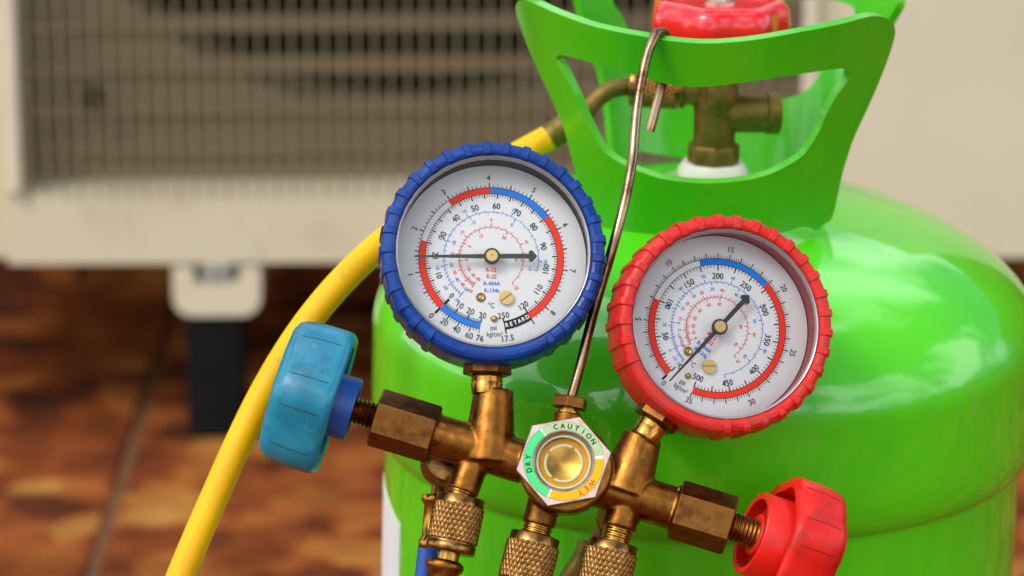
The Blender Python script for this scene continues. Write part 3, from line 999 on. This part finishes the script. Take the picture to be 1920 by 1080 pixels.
hp += [m(1231, 62, d0 - gap * .62), top, m(1246, 62, d0 + gap * .75), m(1250, 78, d0 + gap + .0015), m(1247, 110, d3 + gap + .0015), m(1243, 150, d4 + gap + .002), m(1229, 205, d4 + gap + .004), m(1218, 246, d4 + gap + .005)]
hpath = catmull(hp, 6)
q = MB(); q.tube(hpath, RR, 20)
q.build('hanging_hook', M_steel, mg, smooth=60)

# gauges -----------------------------------------------------------------
def tick(mb, r0, r1, a, w, z):
    a = radians(a); ca, sa = cos(a), sin(a); w /= 2
    mb.add([((r0*ca - w*sa)*U, (r0*sa + w*ca)*U, z), ((r1*ca - w*sa)*U, (r1*sa + w*ca)*U, z),
            ((r1*ca + w*sa)*U, (r1*sa - w*ca)*U, z), ((r0*ca + w*sa)*U, (r0*sa - w*ca)*U, z)], [(0, 1, 2, 3)])
def num(mb, s, r, a, hgt, flip, z, bold=0.22):
    if hgt < 8: bold = .05
    ar = radians(a); text(mb, s, r*cos(ar), r*sin(ar), hgt, ar + (pi/2 if flip else -pi/2), z, .92, bold)
def thin_scale(mb, r, marks_out, marks_in, z, dr, a_from, a_to, nh, fin, fout):
    ringseg(mb, r - .45, r + .45, a_from, a_to, z, 90)
    for marks, s in ((marks_out, 1), (marks_in, -1)):
        ms = sorted(marks, key=lambda t: -t[1])
        for k, (txt, a) in enumerate(ms):
            tick(mb, r, r + s * 7, a, 1.3, z)
            num(mb, txt, r + s * 13.5, a, nh, 180 < (a % 360) < 345 and (a % 360) < 250, z)
            if k + 1 < len(ms):
                a2 = ms[k+1][1]
                nd = 5
                for i in range(1, nd): tick(mb, r, r + s * 4.2, a + (a2 - a) * i / nd, .8, z)

def gauge(cx, cy, up, right, roll_stem, boot_mat, wall_mat, spec, label):
    GM = Matrix.Translation(m(cx, cy, spec['d'])) @ Matrix.Rotation(pi/2, 4, 'X') @ Matrix.Rotation(radians(right), 4, 'Y') @ Matrix.Rotation(-radians(up), 4, 'X') @ Matrix.Scale(spec.get('size', 1.0), 4)
    # case
    cs = MB()
    cs.lathe([(8*U, -56*U), (150*U, -54*U), (186*U, -46*U), (190*U, -36*U), (190*U, 64*U), (182*U, 68*U), (181*U, 62*U), (181*U, 3*U), (181*U, -3*U), (5*U, -3*U)], seg=96, cap0=True, cap1=True)
    case = cs.build('pressure_gauge', wall_mat, mg, smooth=40)
    case.matrix_local = GM
    case['label'] = label
    # rubber boot with raised ribs (none across the connection side)
    seg = 1080
    prof = [(183, 66), (184, 71), (187, 75), (192, 77), (199, 76), (205, 72), (208.5, 65), (210, 54), (210, 24), (210, -8), (209, -34), (204, -46), (196, -50), (186, -50)]
    def rib(a):
        d = (math.degrees(a) - roll_stem) % 360
        if d < 29 or d > 331: return 0.0
        u = ((d - 29) / 10.79) % 1.0
        e = .36
        x_ = abs(u - .5) * 2
        return max(0.0, min(1.0, (e - x_) / .05 + .5))
    def bf(r, z, a, k):
        rr = rib(a)
        d = abs((math.degrees(a) - roll_stem + 180) % 360 - 180)
        flat = max(0, min(1, (30 - d) / 4)) * 1.2
        amt = (4.0 if 2 <= k <= 11 else 0.4)
        wob = .5 * sin(a * 3 + 1) + .35 * sin(a * 7)
        return (r + (amt * rr + flat if k >= 3 else .0) + (wob if k > 4 else 0)) * U
    bt = MB()
    M_ = Matrix.Identity(4)
    vs = []
    for k, (r, z) in enumerate(prof):
        for i in range(seg):
            a = 2 * pi * i / seg
            rr = bf(r, z, a, k)
            zz = z * U + (2.6*U * rib(a) if 1 <= k <= 5 else (-2.6*U * rib(a) if k >= 11 else 0))
            vs.append((rr*cos(a), rr*sin(a), zz))
    fs = []
    for k in range(len(prof) - 1):
        for i in range(seg):
            j = (i + 1) % seg
            fs.append((k*seg+i, k*seg+j, (k+1)*seg+j, (k+1)*seg+i))
    bt.add(vs, fs)
    bt.build('rubber_boot', boot_mat, case, smooth=24)
    # clear bezel rings
    bz = MB(); bz.lathe([(183.5*U, 60*U), (183.5*U, 70*U), (181.5*U, 72*U), (179*U, 71*U), (177.5*U, 67*U), (177.5*U, 60*U)], seg=120, cap0=False, cap1=False)
    bz.build('bezel_ring', M_bezel, case, smooth=50)
    gl = MB(); gl.lathe([(178*U, 63*U), (120*U, 64.2*U), (60*U, 65*U), (.5*U, 65.2*U)], seg=96, cap0=False, cap1=True)
    gl.build('lens', M_glass, case, smooth=60)
    dl = MB(); dl.lathe([(179.5*U, -1*U), (179.5*U, 0), (.3*U, 0)], seg=120, cap0=False, cap1=True)
    dl.build('dial', M_dial, case, smooth=30)
    Z = lambda k: (.25 + .22 * k) * U
    K, Rr, Bb, LR, LB, W = MB(), MB(), MB(), MB(), MB(), MB()
    ro, ri = spec['ro'], spec['ri']
    for a0, a1, c_ in spec['band']:
        sb_ = MB(); ringseg(sb_, ri, ro, a0, a1, Z(1), max(4, int(abs(a1-a0)/2)))
        sb_.build('red_band' if c_ == 'r' else 'blue_band', M_pred if c_ == 'r' else M_pblue, case, smooth=0)
    a_s, a_e = spec['arc']
    ringseg(K, ro - .1, ro + .9, a_s, a_e, Z(2), 160); ringseg(K, ri - .9, ri + .1, a_s, a_e, Z(2), 160)
    spec['ticks'](K)
    spec['text'](K, Rr, Bb, LR, LB, W, Z)
    K.build('black_markings', M_pblack, case, smooth=0)
    LR.build('red_markings', M_pline_r, case, smooth=0)
    LB.build('blue_markings', M_pline_b, case, smooth=0)
    if W.v: W.build('white_lettering', M_pwhite, case, smooth=0)
    # needle
    na = radians(spec['needle']); rt = Matrix.Rotation(na, 4, 'Z')
    nd = MB()
    L1, L2 = 146, 86
    pl = [(L1, -1.3), (L1, 1.3), (20, 4.2), (-L2 + 16, 4.6), (-L2 + 16, 10), (-L2 + 10, 11), (-L2, 0), (-L2 + 10, -11), (-L2 + 16, -10), (-L2 + 16, -4.6), (20, -4.2)]
    zs_ = (20*U, 22*U)
    vs = [rt @ Vector((x_*U, y_*U, z_)) for z_ in zs_ for x_, y_ in pl]
    n_ = len(pl)
    # shaft and head as two convex outlines
    sh_i = [0, 1, 2, 3, 9, 10]; hd_i = [4, 5, 6, 7, 8]
    fs = [tuple(i + n_ for i in sh_i), tuple(reversed(sh_i)), tuple(i + n_ for i in hd_i), tuple(reversed(hd_i))]
    for lst in (sh_i, hd_i):
        for a_, b2 in zip(lst, lst[1:] + lst[:1]): fs.append((a_, b2, b2 + n_, a_ + n_))
    nd.add(vs, fs)
    nd.lathe([(15.5*U, 19*U), (15.5*U, 23*U)], rt, 40)
    ndo = nd.build('needle', M_needle, case, smooth=30)
    hb2 = MB(); hb2.lathe([(12*U, 1*U), (12*U, 24*U), (12.2*U, 26.5*U), (10.5*U, 28*U), (2.6*U, 28*U), (2.2*U, 26.5*U), (.2*U, 26.2*U)], seg=36, cap0=False)
    hb2.build('needle_pivot', M_pin, case, smooth=40)
    for nm, x_, y_, r_, slot in spec['pins']:
        pn = MB(); T = Matrix.Translation((x_*U, y_*U, 0)) @ Matrix.Rotation(radians(slot or 0), 4, 'Z')
        if nm == 'dial_screw':
            # head split by a slot: two half discs on a lower disc
            pn.lathe([(r_*U, 0), (r_*U, 1*U)], T, 32)
            for s in (0, 1):
                arc = [radians(180 * s + 7 + 166 * i / 16) for i in range(17)]
                vs = [T @ Vector((r_*U*cos(a), r_*U*sin(a) * 1.0, z_)) for z_ in (.9*U, 7*U) for a in arc]
                f_ = [tuple(range(17)), tuple(range(17, 34))] + [(i, i+1, i+18, i+17) for i in range(16)] + [(16, 0, 17, 33)]
                pn.add(vs, f_)
        elif nm == 'dial_rivet':
            pn.lathe([(r_*U, 0), (r_*.95*U, 3*U), (r_*.7*U, 5*U), (r_*.55*U, 4*U), (r_*.3*U, 3*U), (.2*U, 4.5*U)], T, 28)
        else:
            pn.lathe([(r_*U, 0), (r_*.85*U, 4*U), (r_*.5*U, 6.5*U), (.2*U, 7.2*U)], T, 20)
        pn.build(nm, M_pin, case, smooth=40)
    # connection: hex and threaded neck below the boot
    a = radians(roll_stem)
    dvec = Vector((cos(a), sin(a), 0))
    CM = axis_matrix(dvec * 200*U + Vector((0, 0, spec['cz']*U)), dvec, ref=(0, 0, 1))
    cn = MB(); cn.prism(6, 46*U, 4*U, 24*U, CM, spec['hexrot'], 2.5*U)
    cn.build('connection_nut', M_brass_hex, case, smooth=30, bevel=1*U)
    cn = MB(); cn.lathe([(28*U, 20*U), (28*U, 26*U), (30*U, 28*U), (28.5*U, 31*U), (30*U, 34*U), (28.5*U, 37*U), (30*U, 40*U), (28*U, 60*U)], CM, 36)
    cn.build('connection_neck', M_brass_b, case, smooth=60)
    return case, GM

def bp(x, y): return ((x - 537) / 2.4, (556 - y) / 2.4 / .982)
def blue_ticks(K):
    z = .9*U
    for i in range(0, 86):
        v = i / 10.0
        if 8.35 < v: break
        a = 225 - 33.4 * v
        Lt = 9 if i % 10 == 0 else (8 if i % 5 == 0 else 5.5)
        tick(K, 137, 137 + Lt, a, 2.2 if i % 5 == 0 else 1.1, z)
    for p in range(0, 121):
        a = 225 - 2.345 * p
        tick(K, 125, 125 - (9.5 if p % 5 == 0 else 6.5), a, 2.3 if p % 5 == 0 else 1.1, z)
    for i in range(1, 16):
        tick(K, 137, 137 + (9 if i % 4 == 0 or i == 15 else 5.5), 225 + 36 * i / 15.2, 2.0 if i % 4 == 0 else 1.1, z)
    for i in range(1, 31):
        tick(K, 125, 125 - (10 if i % 10 == 0 else 6), 225 + 36 * i / 30., 2.0 if i % 10 == 0 else .8, z)
    tick(K, 137, 150, 225, 4.5, z); tick(K, 125, 112, 225, 4.5, z)
    tick(K, 117, 125, -79, 2.4, z); tick(K, 137, 147, -79, 2.4, z); tick(K, 110, 125, -56.6, 2.2, z)
    tick(K, 137, 149, -57, 2.2, z)
def blue_text(K, Rr, Bb, LR, LB, W, Z):
    z = Z(3)
    ringseg(K, 122.5, 139.5, -57, -79.3, Z(3), 12)
    for v in range(1, 9): num(K, str(v), 155.5, 225 - 33.4 * v + .5, 10.5, v in (1, 8), z)
    num(K, '0', 158, 224.5, 11, True, z)
    for p in range(30, 100, 10): num(K, str(p), 101.5, 225 - 2.345 * p, 11.3, False, z, .2)
    for p in (0, 10, 20, 100, 110, 120):
        x_, y_ = {0: bp(349, 735), 10: bp(290, 640), 20: bp(272, 545), 100: bp(797, 603), 110: bp(760, 700), 120: bp(690, 777)}[p]
        text(K, str(p), x_ * .955, y_ * .955, 11, radians(225 - 2.345 * p + 90), z, .88, .2)
    for s, x_, y_, r_ in (('10', 397, 770, -31), ('20', 443, 796, -19), ('30', 498, 814, -8), ('20', 325, 845, -36), ('40', 380, 877, -26), ('60', 437, 905, -15), ('76', 485, 917, -9),
                          ('250', 592, 814, 8), ('17.5', 612, 916, 9)):
        xx, yy = bp(x_, y_); text(K, s, xx, yy, 11.5, radians(r_), z, .92, .1)
    for s, x_, y_, h_ in (('psi', 547, 868, 9.5), ('kg/cm²', 552, 898, 9.5), ('°C', 537, 768, 10)):
        xx, yy = bp(x_, y_); text(K, s, xx, yy, h_, 0, z, .82)
    a = -68; 
    for i, ch in enumerate('RETARD'):
        a_ = radians(-77 + i * 3.65); text(W, ch, 130.7*cos(a_), 130.7*sin(a_), 7.6, a_ + pi/2, Z(4.2), .86, .35)
    for s, x_, y_, mb in (('R-12', 537, 608, LR), ('R-22', 539, 638, LR), ('R-404A', 540, 670, LB), ('R-134a', 540, 701, LB)):
        xx, yy = bp(x_, y_); text(mb, s, xx, yy, 7.6, 0, z, .95, .12)
    thin_scale(LB, 89.6, [('10', 119), ('20', 65), ('30', -3), ('0', 159), ('-10', 190), ('-20', 213), ('-30', 231)], [('-10', 117), ('0', 59), ('-20', 158), ('-30', 189), ('-40', 212), ('-50', 231), ('10', -15)], z, 1, 231.5, -15, 6.3, 0, 0)
    thin_scale(LR, 60.5, [('0', 90), ('10', 26), ('-10', 139), ('0', 173), ('-30', 201), ('-40', 222), ('-50', 237), ('20', -50)], [('10', 114), ('20', 59), ('0', 151), ('0', 184), ('-20', 205), ('-30', 222), ('-40', 237), ('0', -3)], z, 1, 238, -50, 6.3, 0, 0)
bpins = [('dial_rivet', *bp(489, 733), 9.3, None), ('dial_screw', *bp(605, 735), 13.6, 36), ('dial_stop', *bp(550, 830), 7, None)]
blue_spec = dict(d=0.0, ro=136.5, ri=125, band=[(225, 165.5, 'r'), (126.5, 90.5, 'r'), (90.5, 37.4, 'b'), (37.4, -57, 'r'), (225, 261, 'b')], arc=(261, -79), ticks=blue_ticks, text=blue_text, needle=180.6, pins=bpins, cz=0, hexrot=.15)
gauge(921, 484.5, 2, 3.5, -92.0, M_rub_blue, M_case_black, blue_spec, 'blue booted low pressure gauge with needle pointing left')

def rp(x, y): return ((x - 555) / 2.4556 / .982, (550 - y) / 2.4556 / .978)
def red_ticks(K):
    z = .9*U
    for i in range(0, 176):
        a = 223 - 9.57 * i / 5.0
        tick(K, 136, 136 + (10 if i % 5 == 0 else 6), a, 2.0 if i % 5 == 0 else 1.0, z)
    for i in range(0, 101):
        a = 223 - .67 * 5 * i
        tick(K, 124, 124 - (11 if i % 5 == 0 else 6.5), a, 2.2 if i % 5 == 0 else 1.1, z)
    tick(K, 136, 149, 223, 4, z)
def red_text(K, Rr, Bb, LR, LB, W, Z):
    z = Z(3)
    for v in range(5, 35, 5): num(K, str(v), 156, 223 - 9.57 * v, 11, v in (30,), z, .1)
    xx, yy = rp(300, 812); text(K, '0', xx, yy, 11, radians(-46), z)
    xx, yy = rp(420, 888); text(K, '35', xx, yy, 11, radians(-22), z)
    for p in (150, 200, 250, 300, 350): num(K, str(p), 101.5, 223 - .67 * p, 11.6, False, z, .2)
    for p, x_, y_, r_ in ((50, 297, 595, -80), (100, 314, 440, -113), (400, 738, 747, 45), (450, 605, 815, 11), (500, 459, 793, -22), (0, 372, 742, -46)):
        xx, yy = rp(x_, y_); text(K, str(p), xx * .955, yy * .955, 11.4, radians(r_), z, .88, .2)
    for s, x_, y_, h_ in (('psi', 391, 804, 9.5), ('kg/cm²', 382, 833, 9.5), ('°C', 437, 720, 10)):
        xx, yy = rp(x_, y_); text(K, s, xx, yy, h_, radians(-31), z, .82)
    for s, x_, y_, mb in (('R-12', 530, 587, LR), ('R-22', 516, 612, LR), ('R-404A', 494, 640, LB), ('R-134a', 477, 666, LB)):
        xx, yy = rp(x_, y_); text(mb, s, xx, yy, 7.8, radians(-36), z, .95, .12)
    thin_scale(LB, 90, [('50', 105), ('60', 72), ('70', 27), ('80', -24), ('90', -81), ('40', 134), ('30', 157), ('20', 178), ('10', 193), ('0', 206), ('-10', 215), ('-20', 223)],
               [('30', 97), ('40', 60), ('50', 12), ('60', -44), ('20', 127), ('10', 152), ('0', 174), ('-10', 192), ('-20', 205)], z, 1, 223, -81.5, 6.3, 0, 0)
    thin_scale(LR, 61, [('30', 114), ('40', 82), ('20', 142), ('10', 167), ('0', 184), ('-10', 198), ('-20', 210), ('50', 42), ('60', -8), ('70', -57)],
               [('50', 110), ('60', 84), ('40', 136), ('30', 158), ('20', 177), ('10', 191), ('0', 205), ('80', 5), ('90', -39)], z, 1, 212, -57, 6.3, 0, 0)
rpins = [('dial_rivet', *rp(415, 660), 9.3, None), ('dial_screw', *rp(515, 730), 13.6, 0), ('dial_stop', *rp(415, 775), 6.5, None)]
red_spec = dict(d=0.0, size=.978, ro=135.5, ri=124, band=[(223, 156, 'r'), (105, 42, 'b'), (42, -112, 'r')], arc=(223, -112), ticks=red_ticks, text=red_text, needle=227.2, pins=rpins, cz=0, hexrot=.4)
gauge(1344.5, 615.5, -1, 11, -124, M_rub_red, M_case_red, red_spec, 'red booted high pressure gauge with needle pointing down to zero')

# ------------------------------------------------------------------ hoses
def knurl_nut(a, b_, r, parent, name='coupling_nut', seg=288):
    """a: end towards the port"""
    a, b_ = Vector(a), Vector(b_)
    L = (b_ - a).length
    M_ = axis_matrix(a, b_ - a)
    rows = 90
    nk = 30
    bb = MB()
    prof = [(.62*r, 0), (.90*r, 0), (.94*r, .012*L), (.94*r, .13*L), (.95*r, .14*L)]
    n0 = len(prof)
    for i in range(rows + 1): prof.append((r, L * (.15 + .66 * i / rows)))
    n1 = len(prof)
    prof += [(.95*r, .82*L), (.95*r, .84*L), (.98*r, .85*L), (.98*r, .97*L), (.93*r, L), (.45*r, L)]
    tw = .66 * L / r / math.tan(radians(62)) * nk
    def kf(rr, z, ang, k):
        if n0 <= k < n1:
            u = (k - n0) / rows
            p1 = abs(((ang * nk / (2*pi)) + u * tw / (2*pi) * 1.0) % 1.0 - .5) * 2
            p2 = abs(((ang * nk / (2*pi)) - u * tw / (2*pi) * 1.0) % 1.0 - .5) * 2
            hgt = min(1, min(1 - p1, 1 - p2) * 2.6)
            ed = min(1, min(u, 1 - u) * 30)
            return rr * (1 - .055 + .055 * hgt * ed)
        return rr
    bb.lathe(prof, M_, seg, rfun=kf)
    return bb.build(name, M_knurl, parent, smooth=60)
def ferrule(a, b_, r, parent, mt=None):
    a, b_ = Vector(a), Vector(b_); L = (b_ - a).length
    bb = MB()
    bb.lathe([(.55*r, 0), (.85*r, .01*L), (1.0*r, .05*L), (1.05*r, .10*L), (.98*r, .16*L), (.84*r, .20*L), (.84*r, .75*L), (.96*r, .80*L), (.96*r, .96*L), (.84*r, L), (.6*r, L)], axis_matrix(a, b_ - a), 40)
    return bb.build('ferrule', mt or M_brass, parent, smooth=50)
RI = ROOTM
def wroot(name, label, cat, group, p):
    o = empty(name, ROOTM @ Matrix.Translation(p), label, cat, group)
    o['_o'] = 0
    del o['_o']
    holder = o
    return o, Matrix.Translation(-Vector(p))
# hoses are built in the manifold frame and shifted to their own origin
class HoseSet:
    def __init__(self, label, origin, name):
        self.o = empty(name, ROOTM @ Matrix.Translation(origin), label, 'hose')
        self.s = -Vector(origin)
    def p(self, v): return Vector(v) + self.s

def adir(a, b_): return (b_ - a).normalized()
# blue hose: left port -> loops below the frame -> parked on the back of the manifold
n1a, n1b = m(865, 931), m(843, 1036)
hs = HoseSet('blue charging hose on the left manifold port, its free end parked behind the blue valve', n1a, 'charging_hose')
dd = adir(n1a, n1b)
knurl_nut(hs.p(n1a), hs.p(n1b), 48*U, hs.o)
nk_ = MB(); nk_.lathe([(20*U, 0), (20*U, 26*U)], axis_matrix(hs.p(n1b - dd*4*U), dd), 32); nk_.build('hose_stem', M_brass_b, hs.o)
f1 = n1b + dd * 14*U + Vector((-4*U, 0, 0)); f2 = f1 + dd * 120*U
ferrule(hs.p(f1), hs.p(f2), 35*U, hs.o)
pk = m(832, 866, .018)     # parked end: nut pointing back, elbow down
knurl_nut(hs.p(m(838, 862, .008)), hs.p(m(828, 873, .026)), 42*U, hs.o)
e0 = m(828, 873, .026); 
el = catmull([hs.p(m(830, 870, .020)), hs.p(m(828, 878, .030)), hs.p(m(827, 895, .034)), hs.p(m(824, 935, .034))], 8)
q = MB(); q.tube(el, 17*U, 24); q.build('elbow_tube', M_brass, hs.o, smooth=60)
g1, g2 = m(823, 930, .034), m(806, 1032, .034)
q = MB(); dg = adir(g1, g2); q.lathe([(14*U, 0), (22*U, 3*U), (24*U, 10*U), (22*U, 17*U), (17*U, 22*U), (16.5*U, 84*U), (21*U, 89*U), (21*U, 104*U), (17*U, 108*U)], axis_matrix(hs.p(m(814, 926, .034)), m(804, 1036, .034) - m(814, 926, .034)), 36)
q.build('ferrule', M_brass_b, hs.o, smooth=50)
hpb = [f1 + dd*70*U, f2 + dd*30*U, m(800, 1330, .005), m(775, 1480, .012), m(730, 1520, .026), m(745, 1350, .036), m(790, 1130, .036), m(803, 1028, .034)]
q = MB(); q.tube([hs.p(v) for v in catmull(hpb, 10)], 20*U, 24); q.build('hose_tube', M_hose_b, hs.o, smooth=60)

# yellow hose: middle port -> left loop -> valve of the cylinder
n2a, n2b = m(1004, 1003), m(977, 1112)
hy = HoseSet('thick yellow charging hose curving from the cylinder valve down past the turquoise knob', n2a, 'charging_hose')
dd = adir(n2a, n2b)
knurl_nut(hy.p(n2a), hy.p(n2b), 50*U, hy.o)
f1 = n2b + dd * 14*U; f2 = f1 + dd * 120*U
q = MB(); q.lathe([(20*U, 0), (20*U, 30*U)], axis_matrix(hy.p(n2b - dd*5*U), dd), 32); q.build('hose_stem', M_brass_b, hy.o)
ferrule(hy.p(f1), hy.p(f2), 37*U, hy.o)
R2 = ROOTM.inverted()
# valve end in world space
inl = CYLM @ (Vector((0, 0, iz)) + ind * .012)
indw = (CYLM.to_3x3() @ ind).normalized()
v0 = R2 @ inl; vd = (R2.to_3x3() @ indw).normalized()
knurl_nut(hy.p(v0 + vd * .0), hy.p(v0 + vd * .0215), .0082, hy.o)
DT = at_depth  # world points by depth
def wp(px, py, D): return R2 @ at_depth(px, py, D)
DV = (CAMM.inverted() @ inl).z * -1 - FOCUS
t0 = v0 + vd * .020
tb_ = [t0, wp(1146, 168, DV), wp(1119, 186, DV - .001), wp(1098, 210, DV - .002), wp(1078, 232, DV - .002)]
q = MB(); q.tube([hy.p(v) for v in catmull(tb_, 6)], .0036, 24); q.build('bent_tube', M_valve, hy.o, smooth=60)
c1, c2 = wp(1098, 212, DV - .002), wp(1030, 258, DV - .002)
q = MB(); q.lathe([(.0042, 0), (.0052, .0006), (.0052, .003), (.0046, .0036), (.0054, .0045), (.0054, (c2-c1).length)], axis_matrix(hy.p(c1), c2 - c1), 32); q.build('ferrule', M_valve, hy.o, smooth=50)
DH = .045
ypath = [wp(1036, 254, DV - .002), wp(1010, 268, DV - .003), wp(960, 296, DV - .006), wp(880, 340, DH + .055), wp(790, 398, DH + .035), wp(700, 470, DH + .02), wp(625, 545, DH + .012), wp(562, 625, DH + .008), wp(500, 725, DH + .004), wp(450, 825, DH), wp(405, 925, DH - .003), wp(368, 1010, DH - .005), wp(335, 1090, DH - .007),
         wp(300, 1200, DH - .010), wp(310, 1400, DH - .02), wp(450, 1580, .0), wp(700, 1620, -.005), wp(880, 1480, -.008), f2 + dd * 40*U, f1 + dd * 60*U]
yc = catmull(ypath, 12)
q = MB(); q.tube([hy.p(v) for v in yc], [.0050 + .0003 * min(1, i / 60.) for i in range(len(yc))], 28); q.build('hose_tube', M_hose_y, hy.o, smooth=60)

# red hose: right port -> parked behind the manifold
n3a, n3b = m(1150, 1017), m(1124, 1125)
hr = HoseSet('charging hose with knurled brass nut on the right manifold port below the red gauge', n3a, 'charging_hose')
dd = adir(n3a, n3b)
knurl_nut(hr.p(n3a), hr.p(n3b), 50*U, hr.o)
f1 = n3b + dd * 14*U; f2 = f1 + dd * 120*U
q = MB(); q.lathe([(20*U, 0), (20*U, 30*U)], axis_matrix(hr.p(n3b - dd*5*U), dd), 32); q.build('hose_stem', M_brass_b, hr.o)
ferrule(hr.p(f1), hr.p(f2), 37*U, hr.o)
knurl_nut(hr.p(m(1172, 955, .008)), hr.p(m(1152, 975, .026)), 38*U, hr.o)
q = MB(); q.tube([hr.p(v) for v in catmull([m(1156, 972, .020), m(1142, 985, .031), m(1125, 1005, .034), m(1100, 1040, .034)], 8)], 17*U, 24); q.build('elbow_tube', M_valve, hr.o, smooth=60)
ga = m(1108, 1020, .034); gb = m(1042, 1122, .034)
q = MB(); q.lathe([(14*U, 0), (23*U, 3*U), (25*U, 10*U), (22*U, 17*U), (19*U, 22*U), (19*U, 90*U), (22*U, 94*U), (22*U, 112*U), (18*U, 116*U)], axis_matrix(hr.p(ga), gb - ga), 36); q.build('ferrule', M_valve, hr.o, smooth=50)
hpr = [f1 + dd*60*U, f2 + dd*30*U, m(1085, 1400, .004), m(1040, 1500, .014), m(985, 1440, .028), m(985, 1290, .034), m(1010, 1180, .034), m(1046, 1112, .034)]
q = MB(); q.tube([hr.p(v) for v in catmull(hpr, 10)], 20*U, 24); q.build('hose_tube', M_hose_r, hr.o, smooth=60)
# posts on the back of the manifold that the parked hose ends screw onto
for (pa, pb) in ((m(850, 830, -.002), m(838, 862, .012)), (m(1176, 940, -.002), m(1170, 957, .012))):
    q = MB(); q.lathe([(20*U, 0), (20*U, (pb - pa).length)], axis_matrix(pa, pb - pa), 24); q.build('parking_post', M_brass, mg)
